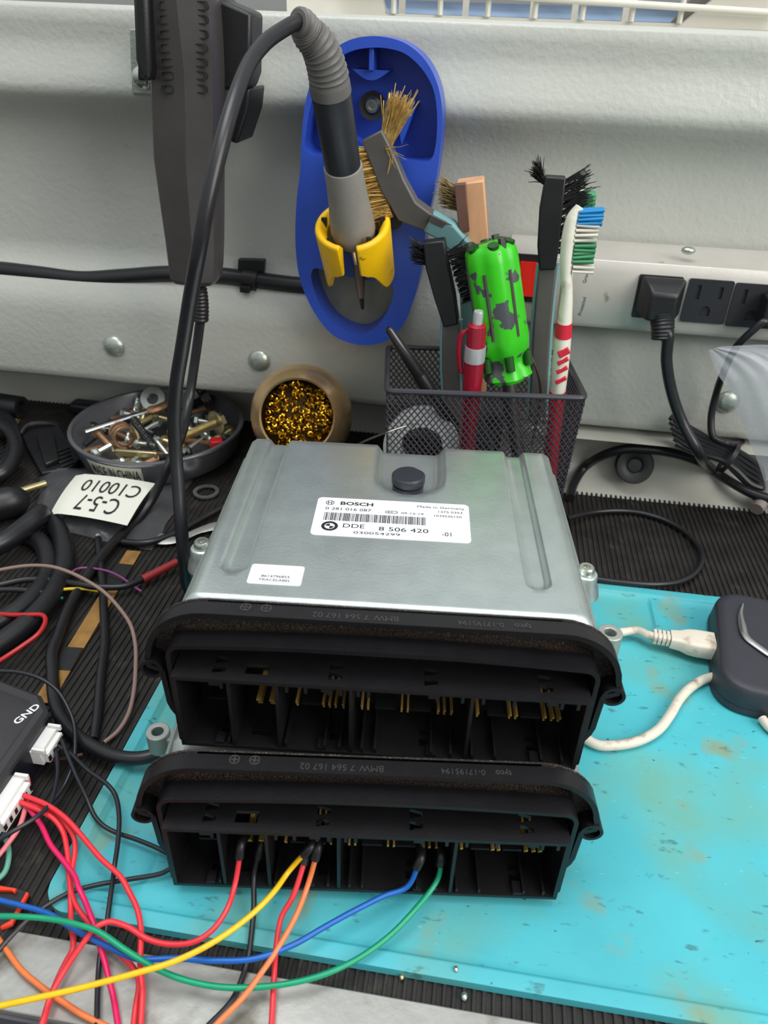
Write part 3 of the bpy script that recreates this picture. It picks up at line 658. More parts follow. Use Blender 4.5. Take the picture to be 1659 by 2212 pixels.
for i, (cx_, cz_) in enumerate(sx_list):
    s_ = MB().plate(rrect(-12.7, -12.8, 12.7, 12.8, 1.2), [[(-7.6, 1), (-5.2, 1), (-5.2, 9.5), (-7.6, 9.5)], [(5.2, 2), (7.4, 2), (7.4, 9), (5.2, 9)], arc(0, -5.6, 3.0, 0, 180, 8) + [(-3, -8.6), (3, -8.6)]], (cx_, FYS, cz_), VX, VZ, 1.4).build('socket', M_sock, ps)
    MB().bx(cx_ - 12, cx_ + 12, FYS - 0.2, FYS + 0.2, cz_ - 11, cz_ + 11).build('slot_shade', M_groove_shade, s_)  # dark sheet stands for the shade in the socket slots
sw_c = py(1138, 600, FYS)
sw = MB().bx(sw_c[0] - 8, sw_c[0] + 8, FYS - 1.6, FYS, sw_c[2] - 14, sw_c[2] + 14).build('switch_bezel', M_sock, ps)
MB().box((sw_c[0], FYS - 2.4, sw_c[2]), (10, 4, 20)).build('rocker', mat('red_rocker', rgb(200, 30, 20), 0.25, emit=(rgb(200, 25, 12), 0.35)), sw, label='red rocker switch')  # weak red emission set on the rocker
scw = py(1487, 541, 476); MB().ball(scw, 4.2, 16, 8, (1, .8, .55)).build('lid_screw', M_steel, ps)
t = MB(); g_ = py(1252, 682, FYS); t.text('Protected', 2.9, (g_[0] + 1, FYS - .1, g_[2]), A(0.1, 0, 1), A(-1, 0, .1), depth=.03); g_ = py(1262, 612, FYS); t.text('Ground', 2.9, (g_[0] + 1, FYS - .1, g_[2]), A(0.1, 0, 1), A(-1, 0, .1), depth=.03)
t.build('strip_print', M_print, ps, smooth=0)
# plug in the first socket
cx_, cz_ = sx_list[0]
pl = thing('power_plug', 'black angled mains plug pushed into the first socket', 'plug', A(cx_, 455, cz_ - 8))
sec_ = lambda w, h0, h1, y: [A(cx_ + 1 + a * w, y, cz_ + (h1 if b > 0 else h0)) for a, b in ((-1, -1), (1, -1), (1, 1), (-1, 1))]
MB().loft([sec_(12.5, -9, 12.5, FYS - 1.6), sec_(12.5, -9, 12.5, 461), sec_(9.5, -10, 9.5, 455), sec_(7.5, -10, 6, 450)]).build('plug_body', M_black, pl, bevel=1.6)
q = [A(cx_ + 3, 455, cz_ - 8), A(cx_ + 4, 452, cz_ - 13), A(cx_ + 5, 450, cz_ - 20)]
MB().tube(spline(q, 8), [6.8 - 0.05 * i + (0.5 if i % 2 else 0) for i in range(17)], 16).build('strain_relief', M_black, pl)
c1 = spline([A(cx_ + 5, 450, cz_ - 19), py(1442, 720, 448), py(1440, 780, 448), py(1452, 850, 448), py(1475, 915, 446), py(1505, 970, 440), pz(1540, 1015, 19), pz(1580, 1042, 15), pz(1625, 1066, 13), pz(1680, 1080, 12), pz(1760, 1085, 12)], 8)
MB().tube(c1, 3.4, 12).build('plug_cord', M_cable, pl)
cx2, cz2 = sx_list[2]
p2 = thing('power_plug', 'black plug at the edge of the strip with a thin cord behind the clear bag', 'plug', A(cx2 + 8, 452, cz2 - 4))
MB().bx(cx2 + 3, cx2 + 17, 452, FYS - 1.6, cz2 - 9, cz2 + 9).build('plug_body', M_black, p2, bevel=1.5)
c2 = spline([A(cx2 + 6, 453, cz2 - 6), py(1650, 695, 452), py(1625, 715, 452), py(1592, 748, 456), py(1565, 800, 466), py(1546, 855, 474), py(1536, 905, 472), py(1542, 945, 466), py(1570, 958, 462), pz(1625, 952, 38), pz(1700, 948, 36)], 8)
MB().tube(c2, 2.3, 10).build('plug_cord', M_cable, p2)
# coiled cord with its tie
bu = thing('coiled_cord', 'folded black cord held by a wire tie at the foot of the wall', 'cord', pz(1560, 1000, 0))
for i, dz in enumerate((0, 1, 2, 3, 4)):
    a = [(1447 + 4 * i, 900 + 12 * i), (1490, 925 + 10 * i), (1535, 950 + 8 * i), (1572, 965 + 8 * i), (1610, 985 + 12 * i), (1640, 1010 + 10 * i), (1645, 1038 + 4 * i), (1622, 1046), (1590, 1020 - i), (1555, 985 + 2 * i), (1500, 945 + 8 * i), (1448 + 3 * i, 910 + 12 * i)]
    zz = (34, 32, 28, 24, 18, 12, 8, 7, 14, 22, 28, 33)
    YY = (478, 474, 471, 469, 466, 463, 461, 461, 465, 469, 473, 477)
    MB().tube(spline([py(x, y, Y_ - i * 1.2) for (x, y), Y_ in zip(a, YY)], 6, closed=False), 2.2, 8).build('cord_strand', M_cable, bu)
tc_ = py(1573, 990, 467); MB()._ring([(10, -1.4), (11.2, -1.4), (11.2, 1.4), (10, 1.4)], tc_, py(1610, 1008, 464) - py(1540, 968, 470), 24).build('wire_tie', M_black, bu)
# ------------------------------------------------------------------ mesh pencil cup
M_wire = mat('cup_wire', rgb(66, 64, 70), 0.4, 0.35)
cy_ = math.radians(7.5); cc, cs = math.cos(cy_), math.sin(cy_)
CU = lambda a, b, z: A(0.0 + a * cc - b * cs, 433 + a * cs + b * cc, z)
cup = thing('pencil_cup', 'rectangular black wire mesh pencil cup behind the control units', 'pencil cup', (0, 433, 0))
CW, CD, CH = 56.5, 35.0, 106.0
rimp = [CU(x, y, CH) for x, y in rrect(-CW, -CD, CW, CD, 4, 4)]
MB().tube(rimp, 1.7, 8, closed=True).build('cup_rim', M_wire, cup)
MB().tube([CU(x * .93, y * .93, 1.2) for x, y in rrect(-CW, -CD, CW, CD, 5, 4)], 1.3, 8, closed=True).build('cup_foot', M_wire, cup)
def lattice(f, w, h, p=3.6, q=4.6, r=0.42):
    mb = MB(); nu, nv = int(round(w / p)), int(round(h / q)); du, dv = w / nu, h / nv
    for i in range(-nv, nu + 1):
        for sgn in (1, -1):
            pts = []
            for j in range(nv + 1):
                c_ = (i + j) if sgn > 0 else (nu - (i + j))
                if 0 <= c_ <= nu: pts.append(f(c_ * du - w / 2, j * dv))
            if len(pts) > 1: mb.tube([pts[0], pts[-1]], r, 4, caps=False)
    return mb
tp = lambda z: 0.93 + 0.07 * z / CH
lattice(lambda u, v: CU(u * tp(v), -CD * tp(v), v), 2 * CW, CH).build('mesh_panel', M_wire, cup)
lattice(lambda u, v: CU(u * tp(v), CD * tp(v), v), 2 * CW, CH).build('mesh_panel', M_wire, cup)
lattice(lambda u, v: CU(-CW * tp(v), u * tp(v), v), 2 * CD, CH).build('mesh_panel', M_wire, cup)
lattice(lambda u, v: CU(CW * tp(v), u * tp(v), v), 2 * CD, CH).build('mesh_panel', M_wire, cup)
MB().prism([(x * .93, y * .93) for x, y in rrect(-CW, -CD, CW, CD, 5, 4)], (0, 433, 0.4), A(cc, cs, 0), A(-cs, cc, 0), A(0, 0, .8)).build('cup_floor', M_wire, cup)

# ---- things standing in the cup
M_brass = mat('brass_bristle', rgb(214, 182, 112), 0.4, 0.55, 0.25, 300)
M_gsteel = mat('grey_nylon', rgb(88, 85, 82), 0.42, 0, 0.08, 80)
M_teal = mat('teal_rubber', rgb(112, 158, 160), 0.5)
M_bnyl = mat('black_bristle', rgb(24, 23, 24), 0.5)
M_wood = mat('beech_wood', rgb(206, 156, 118), 0.5, 0, 0.16, 90, 0.1, 400, stretch=(1, 1, .2))
M_dwood = mat('dark_wood', rgb(106, 74, 64), 0.55, 0, 0.16, 90)
M_tan = mat('hair_bristle', rgb(130, 110, 70), 0.6)
def bristles(mb, fb, d, ln, n, spread, r=0.28, bend=0.12):
    for _ in range(n):
        b = fb(RNG.random(), RNG.random()); dd_ = unit(unit(d) + RNG.normal(0, spread, 3)); l = ln * (0.85 + 0.25 * RNG.random())
        s_ = RNG.normal(0, bend, 3) * l
        mb.tube([b, b + dd_ * l * .55 + s_ * .3, b + dd_ * l + s_], [r, r, r * .6], 3, caps=False)
def bar(path, w, t, hint, name, m_, parent, k=6, n=10, **kw):         # a flat bar: width w, thickness t along hint
    P_ = spline(path, k) if len(path) > 2 else path
    W_ = np.interp(np.linspace(0, 1, len(P_)), np.linspace(0, 1, len(w)), w) / 2
    return MB().tube(P_, list(W_), n, flat=t / np.mean(w), hint=hint).build(name, m_, parent, **kw)
def box_bar(path, w, t, hint, name, m_, parent, bevel=0.7, **kw):
    mb = MB(); W_ = list(w); rings = []
    for i, p in enumerate(path):
        d = path[min(i + 1, len(path) - 1)] - path[max(i - 1, 0)]; a, b, _ = axes(d, hint)
        rings.append([p + a * x * W_[i] / 2 + b * y * t / 2 for x, y in ((-1, -1), (1, -1), (1, 1), (-1, 1))])
    mb.loft(rings); return mb.build(name, m_, parent, bevel=bevel, smooth=30, **kw)
# brass brush leaning out to the left in front of the blue holder
bb = thing('brass_brush', 'grey brush with teal handle and brass bristles leaning against the blue holder', 'wire brush', CU(12, 0, 2))
YB = 449
hp = [py(806, 290, YB), py(828, 340, YB), py(852, 400, YB), py(882, 452, YB), py(930, 478, YB + 2)]
box_bar(hp, (13, 14.5, 15, 15, 11), 7.5, (0, 1, .3), 'brush_head', M_gsteel, bb, 1.0)
box_bar([py(925, 476, YB + 1), py(968, 498, YB + 3), py(1004, 540, YB + 4), py(1015, 600, YB + 2), py(1018, 700, YB - 2), py(1010, 820, 444), py(1000, 900, 440)], (12, 13, 13, 12, 12, 11, 11), 8, (0, 1, .3), 'handle', M_teal, bb, 1.5)
box_bar([py(930, 470, YB - 4), py(970, 491, YB - 1), py(1007, 535, YB + 4)], (4, 5, 5), 1.5, (0, 1, .3), 'handle_inlay', M_gsteel, bb, .3)
mb = MB(); e1, e2 = py(800, 318, YB + 1), py(850, 468, YB + 1)
bristles(mb, lambda a, b: e1 + (e2 - e1) * a + A(0, (b - .5) * 6, 0), py(745, 392, YB) - py(822, 380, YB), 20, 560, .13, .36)
mb.build('side_bristles', M_brass, bb, smooth=0)
mb = MB(); e1 = py(822, 305, YB + 1); e2 = py(846, 318, YB + 1)
bristles(mb, lambda a, b: e1 + (e2 - e1) * a + A(0, (b - .5) * 6, 0), py(862, 225, YB) - py(836, 300, YB), 22, 280, .09, .36)
bristles(mb, lambda a, b: e1 + (e2 - e1) * (a * .8 + .3) + A(0, -4, 0), A(.4, -.3, -.6), 12, 14, .5, .2, .3)
mb.build('scratch_bristles', M_brass, bb, smooth=0)
# wooden brush at the back
wb = thing('wooden_brush', 'small wooden brush with tan bristles behind the green screwdriver', 'brush', CU(14, 22, 2))
wp = [py(1016, 388, 456), py(1026, 500, 458), py(1032, 620, 460), py(1030, 850, 455)]
box_bar(wp, (15.5, 15.5, 14, 12), 13, (0, 1, 0), 'wooden_handle', M_wood, wb, .8)
box_bar([py(994, 396, 449), py(1003, 500, 451)], (6.5, 6.0), 4, (0, 1, 0), 'dark_side', M_dwood, wb, .5)
mb = MB(); e1, e2 = py(988, 405, 456), py(994, 455, 457)
bristles(mb, lambda a, b: e1 + (e2 - e1) * a + A(0, (b - .5) * 9, 0), py(940, 405, 456) - py(985, 425, 456), 11, 200, .16, .26)
mb.build('bristles', M_tan, wb, smooth=0)
# black nylon brushes
def nylon_brush(label, head, hw, handle, tuft, tdir, tl, side, sdir, sl, at_, hint):
    t_ = thing('nylon_brush', label, 'brush', at_, group='black nylon brushes in the cup')
    box_bar(head, hw, 8, hint, 'brush_head', M_black, t_, .9)
    box_bar(handle, [10.5] * len(handle), 6, hint, 'handle', M_gsteel, t_, 1.2)
    ln = unit(np.cross(unit(handle[-1] - handle[0]), A(*hint)))
    for s_ in (-1, 1): MB().tube(spline([p + ln * s_ * 5.2 for p in handle], 5), 1.5, 8).build('teal_edge', M_teal, t_)
    mb = MB(); bristles(mb, lambda a, b: tuft[0] + (tuft[1] - tuft[0]) * a + A(0, (b - .5) * 5, 0), tdir, tl, 110, .20, .3); mb.build('scratch_bristles', M_bnyl, t_, smooth=0)
    mb = MB(); bristles(mb, lambda a, b: side[0] + (side[1] - side[0]) * (round(a * 9) / 9) + A(0, (b - .5) * 5, 0) + RNG.normal(0, .5, 3), sdir, sl, 330, .14, .3); mb.build('side_bristles', M_bnyl, t_, smooth=0)
nylon_brush('black nylon brush at the left side of the cup below the brass brush',
            [py(938, 518, 432), py(945, 570, 433), py(962, 640, 434), py(976, 700, 434)], (12, 13, 12, 9),
            [py(976, 690, 434), py(974, 740, 434), py(974, 800, 434), py(980, 900, 432), py(984, 960, 430)],
            (py(918, 528, 432), py(922, 575, 433)), py(890, 532, 430) - py(922, 545, 432), 9,
            (py(968, 545, 436), py(1000, 650, 438)), A(.8, .2, .35), 11, CU(-18, 0, 2), (0, 1, .2))
nylon_brush('black nylon brush standing tallest behind the toothbrush',
            [py(1200, 380, 446), py(1190, 450, 446), py(1184, 530, 446), py(1182, 580, 446)], (11, 12.5, 12, 9),
            [py(1184, 570, 446), py(1176, 640, 446), py(1170, 710, 446), py(1166, 790, 446), py(1160, 900, 440)],
            (py(1172, 378, 446), py(1178, 402, 446)), py(1152, 352, 446) - py(1180, 392, 446), 9,
            (py(1212, 398, 446), py(1205, 545, 446)), py(1262, 385, 446) - py(1208, 412, 446), 15, CU(34, 14, 2), (0, 1, .2))
# green multi-bit screwdriver
M_green = mat('green_handle', rgb(52, 186, 22), 0.30, 0, 0.05, 80, 0.06, 600, col2=rgb(72, 74, 78), mask=(0.575, 0.59), mscale=62)
M_bit = mat('bit_steel', rgb(120, 116, 112), 0.35, 0.9)
g0, g1 = py(1057, 524, 420), py(1097, 818, 414); gd = unit(g1 - g0); GL = np.linalg.norm(g1 - g0)
sd_ = thing('screwdriver', 'fat green screwdriver handle with worn black paint standing in the cup', 'screwdriver', g1 + gd * 60)
def flute(q, h): return 1 - 0.085 * (0.5 + 0.5 * math.cos(6 * q)) ** 1.5
MB().lathe([(0, 0), (9, 0), (12.5, 1.2), (14.2, 4), (14.8, 10), (14.8, 30), (15.2, 52), (14.6, 58), (11.2, 63), (11.0, 67), (13.5, 70), (14.6, 74), (14.4, GL - 3), (12.5, GL), (6, GL)], g0, gd, 72, mod=flute).build('handle', M_green, sd_, smooth=50)
ga, gb, _ = axes(gd, (0, 0, 1))
for k in range(6):
    q = math.radians(60 * k + 30); e_ = math.cos(q) * ga + math.sin(q) * gb
    q2 = math.radians(60 * k); e2_ = math.cos(q2) * ga + math.sin(q2) * gb
    MB().cyl(g0 + e_ * 9.4 + gd * 5, g0 + e_ * 11.3 - gd * 0.1, 3.1, 3.1, 16).build('bit_hole_shade', mat('green_shadow', rgb(18, 74, 14), 0.4), sd_)  # solid dark green plug carries the shade inside each bit hole
    if k % 2 == 0: MB().cyl(g0 + e2_ * 10.5 - gd * 2.2, g0 + e2_ * 10.5 + gd * 6, 2.2, n=6).build('bit', M_bit, sd_)
    MB().tube([g0 + e2_ * 13.4 + gd * 14, g0 + e2_ * 13.4 + gd * 50], 1.15, 8).build('stored_bit', M_bit, sd_)
    MB().tube([g0 + e_ * 13.2 + gd * 60, g0 + e_ * 13.4 + gd * (GL - 8)], [2.6, 2.6], 10).build('notch_shade', mat('green_shadow', rgb(18, 74, 14), 0.4), sd_)  # shade of the notches put into solid dark green bars
MB().cyl(g1, g1 + gd * 62, 4, n=16).build('shaft', M_bit, sd_)
# red ballpoint
M_red = mat('red_pen', rgb(150, 18, 44), 0.3); M_silver = mat('silver_plastic', rgb(190, 190, 192), 0.3, 0.4)
r0, r1 = py(1034, 672, 400), py(1020, 830, 404); rd = unit(r1 - r0)
pen = thing('ballpoint_pen', 'red ballpoint pen with silver clicker in front of the green screwdriver', 'pen', r1 + rd * 60)
MB().lathe([(2.4, 0), (2.7, 0.6), (2.7, 7.5)], r0, rd, 20).build('clicker', M_silver, pen)
MB().lathe([(3.0, 7), (4.9, 8), (5.2, 14), (5.6, 26), (5.6, 36), (5.2, 60), (4.6, 100)], r0, rd, 24).build('barrel', M_red, pen)
MB().lathe([(5.8, 20), (5.95, 24), (5.9, 29), (5.7, 29.2)], r0, rd, 24).build('silver_band', M_silver, pen)
lx = unit(np.cross(rd, A(0, 1, 0))); lx = lx if lx[0] < 0 else -lx
MB().tube(spline([r0 + rd * 10 + lx * 4, r0 + rd * 14 + lx * 8, r0 + rd * 22 + lx * 9, r0 + rd * 34 + lx * 7.5, r0 + rd * 37 + lx * 6.4], 6), [1.0] * 4 + [1.6] * 20 + [1.3], 8).build('clip', M_red, pen)
# dark metal pen leaning out on the left
k0, k1 = py(838, 708, 404), py(905, 808, 412); kd = unit(k1 - k0)
bpn = thing('metal_pen', 'dark metal pen leaning out over the left corner of the cup', 'pen', k1 + kd * 50)
MB().lathe([(1.4, 0), (2.3, 1), (3.6, 22), (3.9, 36)], k0, kd, 20).build('cap', mat('gunmetal', rgb(72, 70, 72), 0.3, 0.8), bpn)
MB().lathe([(3.6, 35), (4.1, 36), (4.2, 90)], k0, kd, 20).build('barrel', M_black, bpn)
# toothbrush
M_tb = mat('white_toothbrush', rgb(226, 222, 206), 0.35, 0, 0.03, 60, 0, 0, col2=rgb(180, 170, 150), mask=(0.62, 0.8), mscale=90)
M_tred = mat('red_grip', rgb(206, 34, 56), 0.4)
M_tblue = mat('blue_bristle', rgb(16, 132, 196), 0.5); M_tgreen = mat('green_bristle', rgb(66, 142, 96), 0.5); M_tw = mat('white_bristle', rgb(214, 210, 196), 0.5)
tb = thing('toothbrush', 'red and white toothbrush standing at the right corner of the cup', 'toothbrush', py(1188, 1100, 428))
tl_ = [(1252, 447, 420, 3.2), (1238, 470, 420, 4.6), (1229, 510, 420, 5.2), (1224, 560, 420, 5.0), (1223, 592, 420, 4.4), (1225, 630, 420, 4.2), (1221, 680, 421, 5.4), (1215, 740, 422, 6.6), (1210, 790, 423, 6.9), (1204, 850, 424, 6.4), (1198, 920, 425, 5.6), (1192, 990, 426, 5.2), (1188, 1060, 427, 5.0)]
TP = spline([py(x, y, Y_) for x, y, Y_, _ in tl_], 8); TR = np.interp(np.linspace(0, 1, len(TP)), np.linspace(0, 1, len(tl_)), [r for *_, r in tl_])
MB().tube(TP, list(TR), 14, flat=0.72, hint=(1, 0, 0)).build('handle', M_tb, tb)
for a, b in ((50, 55), (71, 94)):
    MB().tube(TP[a:b], [r * 1.03 for r in TR[a:b]], 14, flat=0.74, hint=(1, 0, 0)).build('red_grip', M_tred, tb)
for i in range(4):
    c_ = TP[58 + 3 * i] + A(.8, -6.0, 0); MB().box(c_, (6.5, 2.0, 2.6 if i else 4.2), np.array(Matrix.Rotation(-0.6, 3, 'Y'))).build('red_stripe', M_tred, tb, bevel=.5)
def tuft(x, y, n, m_, w, h, ln):
    mb = MB(); c_ = py(x, y, 420)
    for i in range(n):
        for j in range(4):
            b = c_ + A(0, (j - 1.5) * 2.4, (i - (n - 1) / 2) * h); d_ = unit(A(1, 0, 0.05) + RNG.normal(0, .05, 3))
            mb.tube([b, b + d_ * ln], [0.85, 1.05], 6)
    mb.build('bristle_tuft', m_, tb, smooth=0)
tuft(1248, 468, 4, M_tblue, 0, 1.9, 12.5); tuft(1242, 500, 4, M_tw, 0, 2.6, 11.5); tuft(1238, 545, 5, M_tgreen, 0, 2.0, 11); tuft(1236, 578, 2, M_tw, 0, 2.4, 11)
tb2 = thing('toothbrush', 'toothbrush with a worn green bristle block behind the black brush', 'toothbrush', CU(44, 20, 2))
MB().bx(*[v for v in (py(1254, 430, 455)[0], py(1286, 430, 455)[0], 450, 459, py(1270, 452, 455)[2], py(1270, 412, 455)[2])]).build('bristle_block', M_tgreen, tb2, bevel=1.5)
MB().tube(spline([py(1250, 410, 458), py(1244, 470, 458), py(1222, 620, 456), py(1205, 800, 452), py(1200, 950, 448)], 6), 3.2, 10).build('handle', M_tb, tb2)
# tweezers and picks between the brushes
for nm, lb, q in (('tweezers', 'steel tweezers beside the red pen in the cup', [(990, 790, 408), (1010, 826, 410), (1040, 900, 412), (1066, 970, 414)]),
                  ('steel_pick', 'steel pick between the screwdriver and the toothbrush in the cup', [(1143, 760, 428), (1160, 800, 428), (1168, 850, 428), (1150, 960, 424)]),
                  ('knife_handle', 'grey knife handle seen through the front mesh of the cup', [(1084, 846, 424), (1100, 900, 424), (1120, 980, 422)])):
    P_ = spline([py(*v) for v in q], 5); w_ = 4.5 if nm == 'knife_handle' else 1.5
    tag(MB().tube(P_, [w_ * (0.6 + 0.4 * i / len(P_)) for i in range(len(P_))], 8, flat=.7).build(nm, M_bit if nm != 'tweezers' else M_chrome), lb, nm.replace('_', ' '))
# spool of solder wick behind the mesh with its loose end poking out
sp_c = py(912, 962, 418); sp = thing('solder_spool', 'clear spool seen through the left of the mesh cup', 'spool', sp_c - A(0, 0, 24))
sp_d = unit(A(0.05, -1, .25))
MB()._ring([(13, -7), (24, -7), (24, -5.6), (14.5, -5.6), (14.5, 5.6), (24, 5.6), (24, 7), (13, 7)], sp_c, sp_d, 40).build('spool_body', mat('milky_plastic', rgb(200, 202, 200), 0.3), sp)
MB()._ring([(14.5, -5), (19, -5), (19, 5), (14.5, 5)], sp_c, sp_d, 40).build('solder_winding', mat('solder_grey', rgb(165, 160, 145), 0.4, 0.5), sp)
tag(MB().tube(spline([py(905, 915, 398), py(870, 922, 392), py(830, 936, 384), pz(790, 952, 96), pz(760, 968, 80)], 6), 0.6, 6).build('solder_wire', M_bit), 'thin grey wire poking out of the left of the mesh cup', 'wire')

# ------------------------------------------------------------------ brass ball tip cleaner
M_ball = mat('aged_brass', rgb(222, 188, 138), 0.28, 0.9, 0.12, 40, 0.05, 300, rvar=0.1)
M_wool = mat('brass_wool', rgb(196, 150, 40), 0.28, 1.0, 0.25, 400)
bc = py(652, 897, 440); BR = 33.5
tc2 = thing('tip_cleaner', 'round brass tip cleaner ball full of brass wool behind the control units', 'tip cleaner', (bc[0], bc[1], 0))
od = unit(py(626, 893, 400) + A(4, -26, 9) - bc)
ph = math.radians(46)
MB().lathe([(BR * math.sin(t), BR * math.cos(t)) for t in np.linspace(ph, math.pi - .05, 24)][::1] + [((BR - 1.6) * math.sin(t), (BR - 1.6) * math.cos(t)) for t in np.linspace(math.pi - .05, ph, 24)] + [(BR * math.sin(ph), BR * math.cos(ph))], bc, od, 48, cap=False).build('ball_shell', M_ball, tc2, smooth=60)
MB().lathe([(27, 0), (31, 2), (29, 9), (23, 17), (21, 22), (23, 28)], (bc[0] - 2, bc[1], 0), (0, 0, 1), 40).build('base', M_ball, tc2)
wl_ = MB(); oa, ob, _ = axes(od)
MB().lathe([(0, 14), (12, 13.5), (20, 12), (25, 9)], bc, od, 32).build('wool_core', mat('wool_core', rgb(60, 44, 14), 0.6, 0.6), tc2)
for i in range(330):
    r_ = 22 * math.sqrt(RNG.random()); q = RNG.random() * 6.283; c_ = bc + od * (14.5 + RNG.normal(0, 1.2)) + r_ * (math.cos(q) * oa + math.sin(q) * ob)
    n1 = unit(od + RNG.normal(0, .8, 3)); u1, u2, _ = axes(n1); rr = 1.0 + RNG.random() * 0.8; ph0 = RNG.random() * 6
    wl_.tube([c_ + rr * (math.cos(t + ph0) * u1 + math.sin(t + ph0) * u2) + n1 * t * .25 for t in np.linspace(0, 5.5, 10)], 0.3, 4, caps=False, flat=2.2, hint=n1)
wool = wl_.build('brass_wool', M_wool, tc2); wool['kind'] = 'stuff'

# ------------------------------------------------------------------ bowl of screws
M_dish = mat('magnetic_dish', rgb(150, 151, 158), 0.30, 0.85, 0.06, 40, rvar=0.06)
bo = A(-233, 474, 0); BRad = 61
dish = thing('parts_dish', 'round steel parts dish heaped with screws and springs', 'dish', bo)
MB().lathe([(0, 2), (40, 2), (43, 3), (54, 8), (60, 26), (61, 27), (62, 26), (57, 8), (46, 0.4), (0, .4)], bo, VZ, 72).build('dish_body', M_dish, dish, smooth=50)
MB()._ring([(59.6, 25.4), (62.8, 25.4), (63.2, 26.4), (62.6, 27.6), (60.2, 27.6)], bo, VZ, 72).build('rolled_rim', M_dish, dish, smooth=60)
# sticker round the front wall
def dish_pt(q, t, off=.25): r = 57 + 5 * t + off; return bo + A(r * math.cos(q), r * math.sin(q), 8.2 + 17.6 * t)
qa, qb = math.radians(242), math.radians(282)
G = np.array([[dish_pt(qa + (qb - qa) * i / 16, .08 + .78 * j / 3) for j in range(4)] for i in range(17)])
stk = MB().grid(G).build('sticker', mat('aged_sticker', rgb(196, 196, 178), 0.5), dish)
tm = MB().text('MADE IN CHINA', 10, (0, 0, 0), VX, VY, depth=0.02, bold=.05, sx=.62); xs = np.array(tm.V); wd = xs[:, 0].max()
tm.V = [dish_pt(qa + (qb - qa) * (.04 + .92 * v[0] / wd), .2 + v[1] / 13.5, .35 + v[2]) for v in tm.V]
tm.build('sticker_print', M_ink, stk, smooth=0)
M_z1 = mat('zinc', rgb(196, 204, 196), 0.3, 0.9, 0.1, 200); M_z2 = mat('yellow_zinc', rgb(200, 186, 140), 0.33, 0.9, 0.12, 200); M_rust = mat('rusty_steel', rgb(146, 112, 84), 0.5, 0.6, 0.25, 200); M_dk = mat('dark_steel', rgb(72, 72, 74), 0.4, 0.8, 0.1, 200)
HZ = 22
def bp_(x, y, z=HZ): return pz(x, y, z)
def screw(a, b, r, hr, hl, m_, label, cat='screw', hexh=True, washer=0, thread=True):
    d = unit(b - a); L = np.linalg.norm(b - a); nm = cat.replace(' ', '_')
    t_ = thing(nm, label, cat, (a + b) / 2 - A(0, 0, r), group='hardware in the parts dish')
    prof = [(r * .6, 0)]; h = .6
    while h < L: prof += [(r, h), (r * .8, h + .55)] if thread else [(r, h)]; h += 1.1
    MB().lathe(prof + [(r, L)], a, d, 14).build('shank', m_, t_)
    MB().lathe([(hr, L - .2), (hr, L + hl), (hr * .6, L + hl + .3)] if hexh else [(hr, L - .2), (hr * .95, L + hl * .5), (hr * .5, L + hl), (0, L + hl)], a, d, 6 if hexh else 16).build('head', m_, t_)
    if washer: MB().lathe([(washer, L - 2), (washer, L - .4)], a, d, 24).build('washer', m_, t_)
def coil(a, b, R_, r, turns, m_, label):
    d = unit(b - a); u1, u2, _ = axes(d); L = np.linalg.norm(b - a); N = int(turns * 14)
    tag(MB().tube([a + d * L * i / N + R_ * (math.cos(i / 14 * 6.283) * u1 + math.sin(i / 14 * 6.283) * u2) for i in range(N + 1)], r, 6).build('coil_spring', m_), label, 'spring', 'hardware in the parts dish')
# bed of small hardware below
for i in range(46):
    q = RNG.random() * 6.283; r_ = 49 * math.sqrt(RNG.random()); c_ = bo + A(r_ * math.cos(q), r_ * math.sin(q), 11 + 9 * RNG.random()); q2 = RNG.random() * 3.14
    d_ = A(math.cos(q2), math.sin(q2), RNG.normal(0, .15)) * (7 + 6 * RNG.random())
    screw(c_ - d_, c_ + d_, 2.2, 4.2, 2.6, (M_dk, M_z1, M_z2, M_rust)[i % 4], 'small loose screw half buried in the dish of hardware', hexh=bool(i % 2))
screw(bp_(385, 948, 21), bp_(470, 912, 24), 3.6, 6.2, 4.6, M_z2, 'large hex bolt with a washer at the right of the dish', 'bolt', True, 9.5)
screw(bp_(400, 884, 20), bp_(440, 862, 26), 3.8, 6.0, 5, M_dk, 'dark hex bolt at the back right of the dish', 'bolt', True, 8.5)
screw(bp_(238, 962, 23), bp_(207, 979, 25), 1.9, 3.8, 3.2, M_z1, 'bright round-headed screw at the front left of the dish', 'screw', False)
screw(bp_(338, 962, 24), bp_(300, 957, 25), 1.9, 3.2, 3, M_z1, 'zinc screw lying at the middle front of the dish', 'screw', False)
tag(MB().tube([bp_(183, 931, 25), bp_(320, 886, 29)], 3.0, 8, flat=.4).build('flat_rod', M_chrome), 'long bright rod lying across the back of the dish', 'rod')
tag(MB().tube(spline([bp_(318, 888, 29), bp_(340, 882, 30), bp_(370, 868, 30)], 4), [3, 4.5, 4.8, 4.6, 4.4, 4.2, 4, 4, 4][:9], 8, flat=.6).build('rusty_clip', M_rust), 'rust-brown strip at the end of the bright rod', 'metal strip')
tag(MB()._ring([(4.6, -1.8), (9.6, -1.8), (9.6, 1.8), (4.6, 1.8)], bp_(331, 862, 27), A(.1, -.8, .6), 28).build('washer_ring', M_z1), 'thick pale washer standing at the back of the dish', 'washer')
coil(bp_(258, 932, 20), bp_(272, 950, 22), 7.5, 1.1, 3.2, M_rust, 'wide rusty coil spring in the left half of the dish')
coil(bp_(288, 906, 27), bp_(334, 968, 25), 2.6, .55, 16, M_dk, 'thin dark coil spring slanting down the middle of the dish')
coil(bp_(300, 855, 24), bp_(294, 886, 27), 1.6, .5, 9, M_z1, 'tiny coil spring beside the thick washer')
